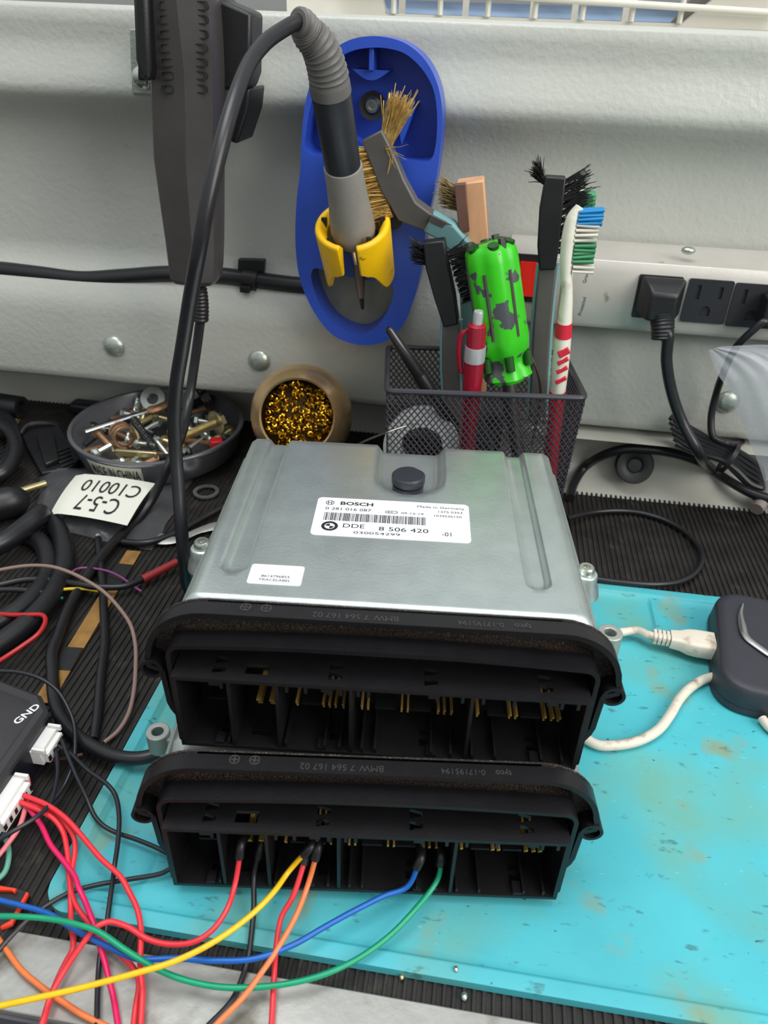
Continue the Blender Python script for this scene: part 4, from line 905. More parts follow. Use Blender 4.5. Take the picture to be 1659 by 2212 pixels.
tag(MB().box(bp_(295, 980, 22), (30, 3, 5), np.array(Matrix.Rotation(0.05, 3, 'Z'))).build('brass_rod', M_z2, bevel=.8), 'flat yellowish bar along the front of the dish', 'bar')
tag(MB().tube([bp_(392, 978, 21), bp_(440, 944, 23)], [2.5, .8], 8, flat=.5).build('drill_bit', M_z1), 'pointed zinc drill bit under the large bolt', 'drill bit')
tag(MB().box(bp_(468, 958, 19), (9, 8, 7), np.array(Matrix.Rotation(0.5, 3, 'Z'))).build('red_connector', mat('red_plastic', rgb(190, 20, 30), .4), bevel=1), 'small red plastic piece at the right of the dish', 'plastic piece')
tag(MB().ball(bp_(408, 926, 24), 2.6).build('steel_ball', M_z1), 'steel ball beside the large bolt in the dish', 'ball')
tag(MB().ball(bp_(297, 960, 23), 3.4).build('dome_nut', M_z1), 'bright dome nut beside the rusty spring in the dish', 'nut')

# ------------------------------------------------------------------ clear bag with paper tag
M_film = mat('clear_film', rgb(120, 122, 126), 0.16, 0, 0, 1, 0.9, 160, alpha=0.36)
M_tag = mat('paper_tag', rgb(228, 228, 214), 0.5)
bag = thing('parts_bag', 'clear plastic bag with a white paper tag in front of the parts dish', 'plastic bag', pz(240, 1090, 0))
TL, TR_, BL, BR_ = [pz(x, y, 0) for x, y in ((92, 1008), (416, 1036), (76, 1140), (330, 1190))]
G = np.zeros((33, 21, 3))
for i in range(33):
    for j in range(21):
        a, b = i / 32, j / 20; p = (TL * (1 - a) + TR_ * a) * (1 - b) + (BL * (1 - a) + BR_ * a) * b
        h = 11.5 * math.sin(math.pi * min(1, max(0, a * 1.05))) ** .5 * math.sin(math.pi * b) ** .6 + 0.9 * math.sin(9 * a + 5 * b) * math.sin(math.pi * a) + 0.7 * math.sin(23 * a - 11 * b) + .9
        G[i, j] = p + A(0.8 * math.sin(17 * b), 0.8 * math.sin(19 * a), max(.5, h))
MB().grid(G).build('bag_film', M_film, bag, smooth=180)
q4 = [pz(163, 1024, 15), pz(336, 1046, 15.5), pz(106, 1109, 12.5), pz(275, 1137, 13.5)]
def tagp(a, b, off=0): return (q4[0] * (1 - a) + q4[1] * a) * (1 - b) + (q4[2] * (1 - a) + q4[3] * a) * b + A(0, 0, 1.6 * math.sin(math.pi * b) + 1.2 * math.sin(math.pi * a) - 2.5 * max(0, .12 - a) * 6 + off + .6)
tg = MB().grid(np.array([[tagp(i / 16, j / 10) for j in range(11)] for i in range(17)])).build('paper_tag', M_tag, bag, smooth=180, label='white paper tag printed C-5-7 C10010')
tt = MB()
for s_, bl, a0, wd_, hh in (('C-5-7', .56, .80, .53, .34), ('C10010', .17, .93, .72, .32)):
    t = MB().text(s_, 1.0, (0, 0, 0), VX, VY, depth=0); xs = np.array(t.V); w0 = xs[:, 0].max()
    t.V = [tagp(a0 - wd_ * v[0] / w0, bl + v[1] / .72 * hh, .35) for v in t.V]; tt.add(t.V, t.F)
tt.build('tag_print', M_ink, tg, smooth=0)

# ------------------------------------------------------------------ black clutter at the far left
def cab(name, label, pts, r, m_=None, cat='cable', k=7, n=10, group=None):
    return tag(MB().tube(spline(pts, k), r, n).build(name, m_ or M_cable), label, cat, group)
tag(MB()._ring([(5, -20), (8.5, -20), (8.5, 20), (5, 20)], pz(0, 872, 14), A(1, -.1, 0), 24).build('plastic_tube', M_black), 'short black plastic tube lying at the foot of the wall', 'tube')
cab('cable_loop', 'black cable looped at the left edge beside the trim clip', [pz(x, y, z) for x, y, z in ((-60, 900, 6), (-20, 888, 7), (14, 905, 8), (30, 950, 8), (14, 1000, 8), (-30, 1030, 8), (-90, 1030, 7), (-90, 960, 12), (-30, 910, 15), (20, 930, 16), (34, 975, 14), (8, 1020, 12), (-50, 1045, 8))], 5.2)
tcl = thing('trim_clip', 'flat black plastic trim clip left of the parts dish', 'plastic clip', pz(115, 965, 0))
cp = [pz(x, y, 2)[:2] for x, y in ((46, 940), (60, 922), (120, 915), (165, 985), (178, 1000), (150, 1022), (92, 1032), (60, 975))]
MB().prism([tuple(q) for q in cp][::-1], (0, 0, 1), VX, VY, A(0, 0, 5)).build('clip_plate', M_black, tcl, bevel=1)
cp2 = [pz(x, y, 6)[:2] for x, y in ((80, 950), (116, 940), (130, 1000), (100, 1012))]
MB().prism([tuple(q) for q in cp2][::-1], (0, 0, 6), VX, VY, A(0, 0, 4)).build('clip_block', M_black, tcl, bevel=1)
for i in range(5): MB().tube([pz(118 + 3 * i, 976 + 8 * i, 7), pz(150 + 2 * i, 966 + 8 * i, 7)], 1.0, 6).build('clip_tooth', M_black, tcl)
MB().tube(spline([pz(44, 938, 7), pz(62, 918, 10), pz(100, 914, 9), pz(124, 917, 6)], 6), 1.8, 8).build('clip_arch', M_black, tcl)
tag(MB().tube([pz(16, 902, 4), pz(30, 907, 5), pz(40, 906, 4), pz(33, 920, 2)], [3, 2.4, 2, .8], 7, flat=.5).build('bent_terminal', M_z2), 'crumpled bright metal terminal at the left edge', 'metal terminal')
tag(MB().box(pz(205, 882, 6), (40, 14, 10), np.array(Matrix.Rotation(-.05, 3, 'Z'))).build('black_bracket', M_black, bevel=3), 'low black bracket behind the rim of the parts dish', 'bracket')
jk = thing('jack_plug', 'black plug with a long bright pin at the left edge', 'plug', pz(20, 1095, 0))
MB().tube(spline([pz(-80, 1110, 11), pz(-10, 1092, 11), pz(30, 1082, 11), pz(44, 1070, 11)], 5), [10.5] * 11 + [9.5, 9, 8, 7.5, 6][:5], 16).build('plug_body', M_black, jk)
MB().tube([pz(40, 1062, 10), pz(98, 1044, 9)], 2.4, 12).build('pin', M_z2, jk)
cab('thick_cable', 'thick black cable end pointing towards the paper tag', [pz(-40, 1192, 12), pz(10, 1170, 13), pz(50, 1142, 14), pz(80, 1118, 15), pz(88, 1108, 14)], 6.4, n=14)
cab('thick_cable', 'thick black cable curving down the left edge below the paper tag', [pz(92, 1112, 8), pz(120, 1135, 7), pz(138, 1180, 7), pz(138, 1230, 7), pz(110, 1290, 7), pz(60, 1345, 7), pz(0, 1390, 7), pz(-60, 1430, 7)], 5.7, n=14)
cab('thick_cable', 'thick black cable lying inside the curve of the outer cable', [pz(30, 1150, 6), pz(80, 1165, 6), pz(104, 1210, 6), pz(95, 1260, 6), pz(50, 1310, 6), pz(-30, 1360, 6)], 5.5, n=14)
cab('thin_cable', 'flat black lead running straight down past the brown wire', [pz(212, 1164, 4), pz(216, 1215, 4), pz(222, 1270, 3.6), pz(224, 1320, 3.4), pz(226, 1385, 3.2), pz(217, 1463, 3), pz(210, 1545, 2.8), pz(202, 1598, 2.4)], 2.3)
tag(MB().cyl(pz(212, 1160, 4), pz(211, 1156, 4.2), 1.4).build('lead_core', M_silver), 'bare silver core at the cut end of the flat lead', 'wire end')
cab('probe_lead', 'black test lead with a red sleeve near the control units', [pz(-20, 1268, 9), pz(60, 1252, 9), pz(140, 1258, 8), pz(215, 1268, 7), pz(270, 1266, 6), pz(310, 1250, 5)], 2.0)
o = bpy.data.objects['probe_lead']; sl_ = MB().tube([pz(308, 1252, 5), pz(382, 1214, 6)], [2.8, 2.4], 10).build('red_sleeve', mat('red_sleeve', rgb(150, 36, 38), .45)); o2 = sl_
o2.parent = o; o2.location = o2.location - o.location
cab('signal_wire', 'thin purple wire end under the thick cable', [pz(102, 1280, 8), pz(140, 1250, 9), pz(170, 1228, 7), pz(226, 1232, 6), pz(260, 1246, 5), pz(285, 1264, 4), pz(306, 1278, 3)], .75, mat('purple_wire', rgb(124, 62, 112), .4), 'wire')
cab('signal_wire', 'thin yellow wire end beside the purple wire', [pz(102, 1282, 8), pz(140, 1273, 8), pz(180, 1272, 6), pz(212, 1276, 5)], .9, mat('yellow_wire_thin', rgb(220, 190, 30), .4), 'wire')
cab('signal_wire', 'thin green wire end beside the yellow wire', [pz(102, 1283, 8), pz(120, 1288, 7), pz(136, 1293, 6)], .9, mat('green_wire_thin', rgb(20, 120, 90), .4), 'wire')
cab('signal_cable', 'slim black cable whose coloured cores come out at the end', [pz(-40, 1276, 9), pz(40, 1274, 9), pz(102, 1282, 8)], 1.7)
cab('brown_wire', 'long brown wire arching over the ribbed rubber', [pz(-20, 1236, 12), pz(0, 1231, 13), pz(60, 1222, 16), pz(110, 1224, 18), pz(150, 1236, 18), pz(192, 1257, 17), pz(226, 1280, 15), pz(258, 1314, 12), pz(282, 1350, 10), pz(292, 1390, 7), pz(293, 1440, 5), pz(288, 1500, 4), pz(276, 1545, 3), pz(254, 1580, 2), pz(225, 1604, 1.6)], 1.05, mat('brown_wire', rgb(142, 116, 106), .45), 'wire')
cab('red_wire', 'glossy red wire bent into a hook at the left edge', [pz(-20, 1324, 10), pz(20, 1328, 11), pz(60, 1328, 12), pz(92, 1329, 12), pz(98, 1342, 12), pz(84, 1368, 11), pz(50, 1394, 9), pz(14, 1418, 8), pz(-20, 1440, 8)], 1.25, mat('red_wire_dark', rgb(178, 32, 34), .35), 'wire')
cab('mint_wire', 'pale mint wire curling at the left edge', [pz(-10, 1778, 3), pz(10, 1806, 4), pz(19, 1845, 4), pz(10, 1884, 3), pz(-16, 1908, 3)], 1.1, mat('mint_wire', rgb(96, 160, 140), .4), 'wire')
# brown wooden slip taped down along a rib
sl_ = thing('wooden_slip', 'brown fibre slip held by black tape along the rubber ribs', 'slip', pz(180, 1370, 0))
def strip_px(a, b, w, z, t, name, m_):
    d = unit(b - a); n_ = unit(np.cross(VZ, d)); MB().prism([tuple((a + n_ * s_ * w / 2 + d * e_)[:2]) for s_, e_ in ((-1, 0), (1, 0))] + [tuple((b + n_ * s_ * w / 2)[:2]) for s_ in (1, -1)], (0, 0, z), VX, VY, A(0, 0, t)).build(name, m_, sl_, bevel=.2)
M_fib = mat('fibre_board', rgb(152, 112, 54), .7, 0, .25, 120)
strip_px(pz(290, 1192, 0), pz(92, 1520, 0), 9, 0.1, 0.8, 'slip_board', M_fib)
for a, b in (((272, 1222), (240, 1270)), ((160, 1402), (132, 1450))): strip_px(pz(*a, 0), pz(*b, 0), 10.5, 0.7, 0.7, 'tape_patch', M_black)
# flat pale spanner-like terminals beside the units
for i, (lb, q) in enumerate((('pale flat metal tab lying behind the black cable beside the units', ((340, 1163), (380, 1166), (430, 1146), (478, 1132))), ('loose clear plastic ring beside the paper tag', ((430, 1075), (455, 1060), (490, 1046), (500, 1062))))):
    if i == 0: tag(MB().tube(spline([pz(x, y, 2.5) for x, y in q], 5), [5.5, 5.8, 5.6, 5, 4.2, 3.4, 3, 3, 3, 3, 3.2, 3.6, 4, 4.4, 4.2, 3][:16], 8, flat=.25).build('metal_tab', M_alu), lb, 'metal tab')
tag(MB()._ring([(6.5, -.6), (9, -.6), (9, .6), (6.5, .6)], pz(445, 1062, 2), VZ, 28).build('key_ring', M_z1), 'bright ring lying between the dish and the control units', 'ring')
cab('thin_cable', 'thin black lead crossing behind the units to the wall side', [pz(255, 1170, 3), pz(320, 1172, 4), pz(380, 1150, 3.5), pz(440, 1118, 3.5), pz(480, 1096, 4), pz(540, 1060, 4)], 2.2)
# ------------------------------------------------------------------ black ground box with its white plugs
M_box = mat('grey_black_box', rgb(48, 47, 50), 0.5, 0, 0.08, 80, 0.12, 1500)
M_bside = mat('navy_black_side', rgb(26, 27, 36), 0.35)
M_wp = mat('white_nylon', rgb(232, 230, 226), 0.4)
M_wpr = mat('white_print', rgb(225, 225, 222), 0.5)
gb = thing('breakout_box', 'black electronics box printed GND at the left edge of the bench', 'electronics box', (-215, 160, 0))
bxp = [(-172.5, 100), (-172.5, 206.8), (-181, 215.5), (-204, 221), (-262, 229), (-262, 100)]
def lvl(d, z): return [A(x, y, z) for x, y in inset(bxp, d)]
MB().loft([lvl(1.0, 1.0), lvl(0, 2), lvl(0, 19)]).build('box_body', M_bside, gb, smooth=30)
MB().loft([lvl(0, 19), lvl(0.3, 20.6), lvl(2.0, 22), lvl(5, 22), lvl(5.6, 21.6), lvl(6.4, 22.0)]).build('box_lid', M_box, gb, smooth=30)
t = MB(); c_ = pz(37, 1566, 22.05); t.text('GND', 4.9, (c_[0], c_[1], 22.1), A(.36, .93, 0), A(-.93, .36, 0), depth=.03, bold=.12, sx=1.12); t.build('lid_print', M_wpr, gb, smooth=0)
def plug(c, L, name, label, pins):
    p_ = thing(name, label, 'connector', (c[0], c[1], 0), group='white plugs in the breakout box')
    b = MB(); x0 = -172.5
    b.bx(x0 - 2, x0 + 5, c[1] - L / 2, c[1] + L / 2, 8.5, 16.5)
    b.bx(x0 + 5, x0 + 7.5, c[1] - L / 2 + 1.2, c[1] + L / 2 - 1.2, 9.2, 15)
    for s_ in (-1, 1): b.bx(x0 + 1, x0 + 7, c[1] + s_ * (L / 2 - .6) - .7, c[1] + s_ * (L / 2 - .6) + .7, 15.5, 18.4)
    b.build('plug_body', M_wp, p_, bevel=.4)
    b = MB()
    for i in range(pins):
        y = c[1] - L / 2 + L * (i + .5) / pins; b.bx(x0 + 7.3, x0 + 7.7, y - .8, y + .8, 10.6, 13.4)
    b.build('opening_shade', M_black, p_)  # black plates painted as the shade inside the wire openings
plug((-168, 196), 14.5, 'wire_plug', 'small white plug with three black wires in the box marked GND', 4)
plug((-168, 166), 22, 'wire_plug', 'longer white plug with red wires in the box marked GND', 6)
# ------------------------------------------------------------------ loose wires
Q = lambda pts, z: [pz(x, y, zz) for (x, y), zz in zip(pts, z if hasattr(z, '__len__') else [z] * len(pts))]
z7 = lambda pts: [(x * .4219, 1780 + y * .4219) for x, y in pts]         # reading points off an enlarged corner
z6 = lambda pts: [(x * .2713, 1300 + y * .2713) for x, y in pts]
zb = lambda pts: [(x * .1989, 1880 + y * .1989) for x, y in pts]
WM = lambda n, r, g, b: mat(n, rgb(r, g, b), 0.36, 0, 0.05, 300)
w_red, w_mag, w_blk, w_yel, w_org, w_blu, w_grn, w_pnk, w_pur = WM('wire_red', 226, 52, 62), WM('wire_magenta', 216, 26, 92), WM('wire_black', 30, 31, 36), WM('wire_yellow', 240, 190, 20), WM('wire_orange', 226, 122, 66), WM('wire_blue', 14, 92, 178), WM('wire_green', 6, 150, 106), WM('wire_pink', 226, 120, 128), WM('wire_purple', 62, 44, 110)
WR = 1.02
o, a_, b_ = A(*LOWER), A(math.cos(.1265), math.sin(.1265), 0), A(-math.sin(.1265), math.cos(.1265), 0)
EL = lambda u, v, z: o + u * a_ + v * b_ + A(0, 0, z)
def hold(name, label, m_, shrink, pts, r=WR):
    """a wire whose heat-shrunk end sits on a pin of the lower unit"""
    P_ = spline([shrink[1]] + pts, 8); w = MB().tube(P_, r, 10).build(name, m_); tag(w, label, 'wire')
    s_ = MB().tube(spline([shrink[0], (shrink[0] + shrink[1]) / 2 + A(0, 0, .3), shrink[1], pts[0] * .35 + shrink[1] * .65], 5), 1.75, 12).build('heat_shrink', M_black)
    s_.parent = w; s_.location = s_.location - w.location
    return w
P1 = z7([(1205, 300), (1165, 430), (1090, 540), (1000, 600), (880, 616), (760, 590), (650, 525), (560, 500), (490, 530), (440, 590), (330, 750), (260, 880), (215, 1024), (180, 1120)])
hold('wire', 'red wire from the second chamber of the lower unit sweeping left in a loop', w_red, (EL(27, 14, 16), EL(25.6, 5, 19)), Q(P1, (16, 14, 12, 11, 10, 10, 12, 14, 14, 12, 8, 6, 5, 4)))
P2 = z7([(1300, 420), (1290, 540), (1272, 680), (1250, 760), (1190, 900), (1070, 1030), (1000, 1100)])
hold('wire', 'black wire hanging from the second chamber of the lower unit to the bench edge', w_blk, (EL(33, 16, 14), EL(32, 8, 13)), Q([(549, 1890)] + P2, (12, 8, 6, 4, 3, 2.5, 2.5, 2.5)))
P3 = z7([(1480, 240), (1400, 350), (1280, 470), (1100, 600), (900, 700), (700, 762), (400, 842), (150, 898), (0, 930), (-150, 965)])
hold('wire', 'yellow wire from the third chamber running to the lower left corner', w_yel, (EL(52.2, 14, 17), EL(51.0, 5, 19.5)), Q(P3, (19, 19, 18.5, 18, 17, 16.5, 15, 14, 13, 12)))
P4 = z7([(1500, 370), (1440, 480), (1415, 620), (1402, 800), (1390, 1024), (1380, 1100)])
hold('wire', 'red wire hanging straight down between the yellow and orange wires', w_red, (EL(50.8, 16, 14), EL(50.0, 7, 16)), Q(P4, (14, 10, 7, 5, 3, 3)))
P5 = z7([(1580, 300), (1520, 460), (1420, 640), (1340, 760), (1250, 880), (1110, 1024), (1040, 1100)])
hold('wire', 'orange wire from the third chamber running down past the bench edge', w_org, (EL(54.6, 14, 17), EL(53.8, 5, 19.5)), Q(P5, (17, 14, 12, 10, 8, 6, 5)))
P6 = [(880, 1915), (830, 1935), (760, 1970), (700, 2003), (633, 2041), (548, 2071), (464, 2075), (380, 2070), (295, 2071)] + z7([(560, 630), (400, 550), (250, 460), (100, 415), (0, 390), (-120, 350)])
hold('wire', 'blue wire from the fourth chamber running to the left edge', w_blu, (EL(92.0, 14, 14), EL(91.3, 5, 15)), Q(P6, (14, 13, 12.5, 12, 11.5, 11.5, 11, 11, 11, 11, 10.5, 10, 9.5, 9, 9)))
P7 = [(945, 1900), (883, 1980), (836, 2026), (769, 2073), (693, 2107), (600, 2128)] + z7([(1150, 836), (950, 800), (800, 740), (650, 650), (500, 550), (380, 510), (250, 485), (120, 474), (0, 472), (-120, 476)])
hold('wire', 'green wire from the fourth chamber drooping low and running to the left edge', w_grn, (EL(98.6, 14, 14), EL(99.0, 6, 15)), Q(P7, (14, 11, 9, 8, 8, 8, 8, 9, 12, 15, 17, 17, 16, 16, 15, 14)))
def wire(label, m_, pts, z, r=WR, name='wire', group=None):
    return tag(MB().tube(spline(Q(pts, z), 8), r, 10).build(name, m_), label, 'wire', group)
wire('outermost red wire from the long white plug looping right over the teal mat', w_red, z6([(30, 1490), (110, 1508), (200, 1545), (380, 1620), (520, 1720), (640, 1850), (800, 2040), (960, 2190)]) + zb([(1400, 230), (1490, 420), (1530, 640), (1525, 900), (1525, 1080), (1545, 1280), (1530, 1669), (1525, 1760)]), (13, 13, 14, 15, 15, 14, 13, 12, 11, 10, 9, 8, 7, 6, 4, 4))
wire('red wire from the long white plug falling straight down past the mat corner', w_red, z6([(10, 1545), (60, 1560), (150, 1592), (300, 1655), (430, 1730), (500, 1830), (530, 1960), (545, 2120)]) + zb([(765, 240), (768, 420), (772, 600), (797, 770), (785, 870), (735, 960), (640, 1150), (560, 1350), (468, 1669), (440, 1760)]), (12, 12, 13, 13, 12, 10, 9, 8, 7, 6, 6, 6, 5, 5, 5, 4, 4, 4))
wire('red wire from the long white plug crossing under the green and blue wires', w_red, z6([(0, 1590), (80, 1592), (250, 1615), (400, 1668), (510, 1760), (590, 1880), (595, 2000), (575, 2130)]) + zb([(770, 200), (812, 350), (900, 490), (1000, 600), (1090, 720), (1250, 850), (1330, 935), (1440, 1050), (1500, 1170), (1510, 1250), (1475, 1480), (1452, 1669), (1445, 1760)]), (11, 11, 12, 11, 10, 9, 8, 7, 7, 7, 7, 7, 7, 6, 6, 5, 4, 4, 3.5, 3, 3))
wire('magenta wire from the long white plug running down over the metal strip', w_mag, z6([(60, 1430), (110, 1465), (170, 1560), (250, 1670), (330, 1785), (400, 1930), (510, 2070), (600, 2195)]) + zb([(850, 180), (920, 330), (980, 480), (1040, 640), (1080, 800), (1140, 1000), (1180, 1170), (1230, 1370), (1280, 1669), (1295, 1760)]), (12, 12, 11, 11, 11, 11, 11, 11, 11, 10, 10, 9, 8, 6, 5, 4, 3.5, 3.5))
wire('black wire from the small white plug passing under the left of the lower unit', w_blk, z6([(380, 1000), (420, 1012), (490, 1100), (530, 1200), (600, 1370), (690, 1560), (750, 1700), (820, 1780), (930, 1840), (1080, 1890), (1240, 1955), (1330, 2000)]), (12, 12, 13, 13, 12, 11, 9, 8, 7, 7, 7, 7), .92)
wire('black wire from the small white plug hanging over the teal mat to the bench edge', w_blk, z6([(330, 1080), (375, 1105), (450, 1140), (560, 1210), (700, 1340), (860, 1460), (920, 1545), (948, 1700), (940, 1900), (910, 2120)]) + zb([(1240, 0), (1205, 250), (1165, 550), (1145, 700), (1092, 900), (1072, 1080), (1060, 1300), (1052, 1660), (1050, 1750)]), (12, 12, 12, 12, 13, 13, 12, 11, 10, 9, 8, 8, 7, 6, 5, 4, 4, 4, 4), .95)
wire('black wire from the small white plug bending back to the left edge', w_blk, z6([(360, 1040), (400, 1070), (440, 1165), (460, 1320), (440, 1480), (390, 1620), (280, 1720), (100, 1830), (0, 1890), (-120, 1950)]), (12, 12, 12, 13, 14, 15, 16, 16, 15, 14), .92)
wire('black wire arching from the left edge above the box marked GND', w_blk, z6([(-60, 546), (0, 550), (150, 560), (320, 610), (450, 700), (540, 840), (590, 980), (595, 1200), (570, 1330), (500, 1480), (400, 1610), (300, 1690)]), (24, 24, 24, 23, 20, 16, 13, 10, 8, 6, 6, 8), .92)
wire('black wire leaving the lower unit across the rounded mat corner to the bottom left', w_blk, [(400, 1862)] + z7([(872, 230), (820, 255), (650, 285), (480, 315), (350, 355), (220, 430), (100, 530), (0, 640), (-80, 740)]), (9, 8, 7, 6, 6, 6, 6, 6, 5, 4), .92)
wire('short orange wire crossing the metal strip at the lower left', w_org, zb([(-120, 620), (0, 770), (80, 880), (230, 1080), (480, 1290), (700, 1440), (900, 1570), (1150, 1690), (1300, 1760)]), 4.0)
wire('pink wire curling out from under the box at the left edge', w_pnk, z6([(170, 1330), (205, 1370), (228, 1480), (200, 1650), (150, 1800), (60, 1930), (-20, 2030)]), (6, 7, 9, 10, 9, 8, 7), 1.0)
wire('purple wire under the red wires at the left edge', w_pur, z6([(165, 1390), (155, 1460), (120, 1620), (60, 1760), (0, 1835), (-60, 1890)]), (5, 6, 7, 7, 6, 5), 1.0)
wire('dull red wire lying on the rubber below the small white plug', WM('wire_dull', 96, 58, 56), z6([(240, 1268), (330, 1270), (420, 1260), (560, 1240), (660, 1212)]), 2.0, .9)
wire('grey wire bending down beside the arching black wire', WM('wire_grey', 92, 88, 84), z6([(600, 1150), (590, 1260), (560, 1350), (520, 1450), (470, 1530), (400, 1600)]), (3, 4, 5, 5, 4, 3), .8)
# red framed tool at the left edge
rt = thing('red_framed_tool', 'black tool with an orange-red frame at the lower left edge', 'tool', pz(10, 1960, 0))
M_orr = mat('orange_red', rgb(232, 62, 32), .4)
def flatpx(pts, z, t, name, m_, par, bevel=.4): 
    p_ = [pz(x, y, z + t)[:2] for x, y in pts]
    ar = sum(p_[i - 1][0] * p_[i][1] - p_[i][0] * p_[i - 1][1] for i in range(len(p_)))
    if ar < 0: p_ = p_[::-1]
    return MB().prism([tuple(q) for q in p_], (0, 0, z), VX, VY, A(0, 0, t)).build(name, m_, par, bevel=bevel)
flatpx([(-60, 1910), (30, 1914), (62, 1925), (30, 1990), (0, 2030), (-60, 2040)], 0.2, 4, 'tool_body', M_black, rt)
flatpx([(-60, 1905), (0, 1912), (36, 1918), (30, 1927), (24, 1923), (0, 1922), (-60, 1918)], 4.2, 2, 'red_frame', M_orr, rt)
flatpx([(57, 1924), (62, 1928), (26, 1995), (0, 2005), (0, 1999), (20, 1988)], 4.2, 2, 'red_frame', M_orr, rt)

# ------------------------------------------------------------------ black case on the right of the mat, with the white lead
M_case = mat('matte_case', rgb(50, 50, 58), 0.5, 0, 0.04, 80, 0.06, 1500)
cs_ = thing('interface_case', 'flat black case with a bright bent emblem on the right of the teal mat', 'electronics case', pz(1640, 1440, 4))
ang = math.radians(-10); ca, sa = math.cos(ang), math.sin(ang)
def cpt(a, b, z): return A(129 + a * ca - b * sa, 279 + a * sa + b * ca, z)       # a: to the right, b: away
top_ = rrect(0, 0, 110, 80, 15, 7)
def clv(d, z): return [cpt(x, y, z) for x, y in inset(top_, d)]
MB().loft([clv(1.2, 3.6), clv(-.2, 5), clv(-.2, 8)]).build('lower_shell', M_case, cs_, smooth=40)
MB().loft([clv(.2, 8), clv(0, 8.6), clv(.6, 16), clv(1.2, 18.4), clv(2.4, 19.6), clv(6, 20)]).build('upper_shell', M_case, cs_, smooth=40)
em = spline([pz(1605, 1304, 20.6), pz(1600, 1325, 20.9), pz(1604, 1350, 21), pz(1612, 1375, 21), pz(1640, 1398, 21), pz(1680, 1424, 21), pz(1730, 1450, 21)], 6)
MB().tube(em, [0.5 + 1.6 * min(1, i / 12) for i in range(len(em))], 8, flat=.5).build('emblem', M_chrome, cs_)
M_usb = mat('dirty_white_cable', rgb(216, 206, 190), 0.45, 0, 0, 1, 0.1, 400, col2=rgb(150, 132, 106), mask=(0.54, 0.70), mscale=110)
ub = thing('usb_lead', 'dirty white lead plugged into the black case and looping back to it over the mat', 'cable', pz(1450, 1380, 5))
ax_ = unit(cpt(20, 42, 12) - cpt(0, 40, 12)); e0 = cpt(-.5, 37, 12)
ay_ = np.cross(VZ, ax_)
def usec(d, w, h): return [e0 - ax_ * d + ay_ * a * w + A(0, 0, b * h) for a, b in rrect(-1, -1, 1, 1, .35, 3)]
MB().loft([usec(-1, 7, 4.6), usec(8, 7, 4.6), usec(12, 6.6, 4.4), usec(16, 5.0, 3.8), usec(21, 4.4, 3.4)]).build('plug_body', M_usb, ub, smooth=40)
MB().loft([usec(-3, 5.8, 3.0), usec(1, 5.8, 3.0)]).build('plug_shell', M_chrome, ub)
for k in range(4): MB().loft([usec(21.4 + 2.2 * k, 3.6, 3.0), usec(22.9 + 2.2 * k, 3.5, 2.9)]).build('relief_ring', M_usb, ub)
up = spline([e0 - ax_ * 20, e0 - ax_ * 31, pz(1375, 1362, 10), pz(1340, 1366, 9), pz(1296, 1376, 8), pz(1262, 1400, 7), pz(1244, 1450, 7), pz(1240, 1520, 7), pz(1250, 1580, 7), pz(1288, 1608, 6.8), pz(1330, 1610, 6.6), pz(1380, 1600, 6.6), pz(1420, 1578, 6.8), pz(1447, 1545, 7), pz(1468, 1510, 7), pz(1492, 1485, 7), pz(1525, 1466, 7), pz(1560, 1460, 7.5), pz(1600, 1462, 8)], 7)
MB().tube(up, 2.35, 12).build('lead', M_usb, ub)
tag(MB().tube(spline([pz(1646, 1552, 6.5), pz(1662, 1572, 6.3), pz(1690, 1590, 6.3)], 5), 2.2, 10).build('white_cable', M_usb), 'white cable end showing below the black case at the frame edge', 'cable')
# ------------------------------------------------------------------ right of the units: loops, rubber foot, clear bag
cab('cable_loop', 'slim black cable looping on the rubber right of the units', [pz(1225, 1120, 8), pz(1244, 1114, 7), pz(1286, 1106, 4), pz(1334, 1103, 3), pz(1379, 1107, 2.6), pz(1432, 1122, 2.6), pz(1471, 1143, 2.6), pz(1500, 1169, 2.6), pz(1514, 1193, 2.6), pz(1514, 1217, 2.8), pz(1498, 1241, 3), pz(1466, 1257, 4), pz(1426, 1262, 5.5), pz(1379, 1261, 6), pz(1334, 1257, 6), pz(1299, 1252, 6.5), pz(1255, 1246, 7)], 1.85)
cab('base_cable', 'black cable lying along the pale trim at the foot of the wall', [pz(1232, 1075, 4), pz(1238, 1048, 6), py(1262, 1010, 496), py(1300, 985, 489), py(1350, 970, 485), py(1410, 972, 485), py(1470, 983, 487), py(1520, 1002, 488), pz(1560, 1036, 4), pz(1620, 1072, 3.4), pz(1720, 1100, 3.4)], 3.3)
rf = thing('rubber_bumper', 'round black rubber bumper leaning on the pale trim at the foot of the wall', 'rubber bumper', pz(1370, 1045, 0))
rc = py(1370, 1005, 488); rd_ = unit(A(-.05, -1, .42))
MB()._ring([(5.2, 2), (7.2, 3.4), (12.2, 3.4), (13.2, 2), (13.2, -3), (5.2, -3)], rc, rd_, 36).build('foot_ring', M_black, rf)
MB().lathe([(5.4, -2), (5.4, 1.6), (4.6, 2.4), (0, 2.6)], rc, rd_, 28).build('foot_centre', M_black, rf)
sm = thing('metal_clip', 'small bright metal clip under the cords at the foot of the wall', 'metal clip', pz(1590, 1062, 0))
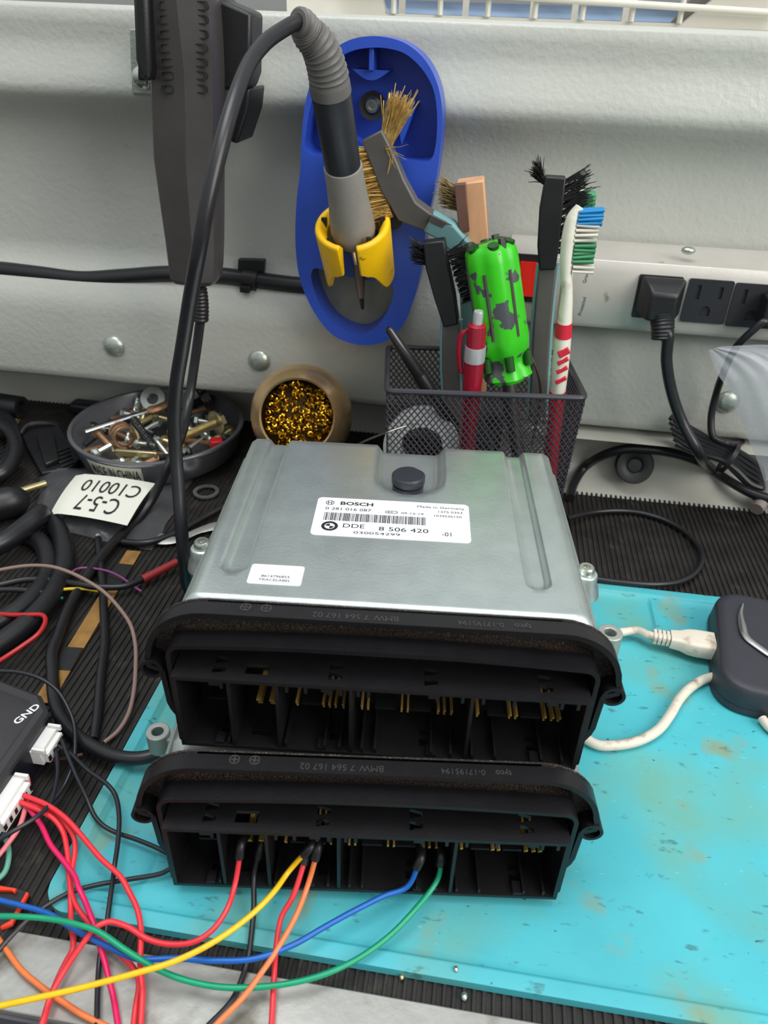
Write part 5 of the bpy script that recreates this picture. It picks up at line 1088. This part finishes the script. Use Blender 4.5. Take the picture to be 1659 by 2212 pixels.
flatpx([(1568, 1052), (1590, 1050), (1598, 1062), (1578, 1072)], .4, 1, 'clip_plate', M_alu, sm); MB().tube([pz(1578, 1073, 2), pz(1613, 1068, 2.2)], 1.1, 8).build('clip_pin', M_chrome, sm)
tag(MB().tube([pz(1634, 1100, 6), pz(1652, 1075, 9), pz(1664, 1050, 12)], [4.5, 5, 5], 12).build('grey_ferrule', mat('grey_ferrule', rgb(134, 126, 120), .5)), 'rounded grey ferrule at the right edge beside the clear bag', 'ferrule')
M_bag = mat('clear_polythene', rgb(190, 194, 202), 0.14, 0, 0, 1, 0.8, 90, alpha=0.30)
pb = thing('clear_bag', 'crumpled clear plastic bag standing at the right edge under the power strip', 'plastic bag', pz(1690, 1080, 0))
EDGE_L = [(1530, 757), (1545, 800), (1566, 832), (1592, 890), (1612, 940), (1632, 985), (1648, 1030), (1662, 1080)]
EDGE_R = [(1560, 748), (1680, 748), (1760, 790), (1800, 850), (1820, 900), (1830, 960), (1830, 1020), (1820, 1100)]
el, er = spline([A(x, y, 0) for x, y in EDGE_L], 5), spline([A(x, y, 0) for x, y in EDGE_R], 5)
for side in (0, 1):
    G = np.zeros((len(el), 27, 3))
    for i in range(len(el)):
        for j in range(27):
            s_ = j / 26; p_ = el[i] * (1 - s_) + er[i] * s_; v_ = i / (len(el) - 1)
            b_2 = math.sin(math.pi * s_) ** .7 * (6 + 10 * v_)
            fold = 0.45 * math.sin(31 * s_ + 6 * v_) * (1 - v_) + 0.8 * math.sin(5 * s_ - 7 * v_) + 1.6 * math.sin(9 * s_ + 4 * v_ + side) * s_
            G[i, j] = py(p_[0], p_[1], 440 - (b_2 if side == 0 else -b_2 * .6) + fold - 8 * v_)
    MB().grid(G).build('bag_wall', M_bag, pb, smooth=180)
# crumbs of debris on the bench
for i, (x, y, z) in enumerate(((1003, 2152, .6), (868, 2110, .6), (985, 2093, 4.2))):
    tag(MB().ball(pz(x, y, z + .8), .9 + .3 * (i == 0), 8, 6, (1, 1.3, .8)).build('solder_bead', M_z1 if i != 1 else M_z2), ('clear bead lying on the front ribs', 'yellowish bead under the front edge of the mat', 'tiny bead on the front rim of the teal mat')[i], 'bead')
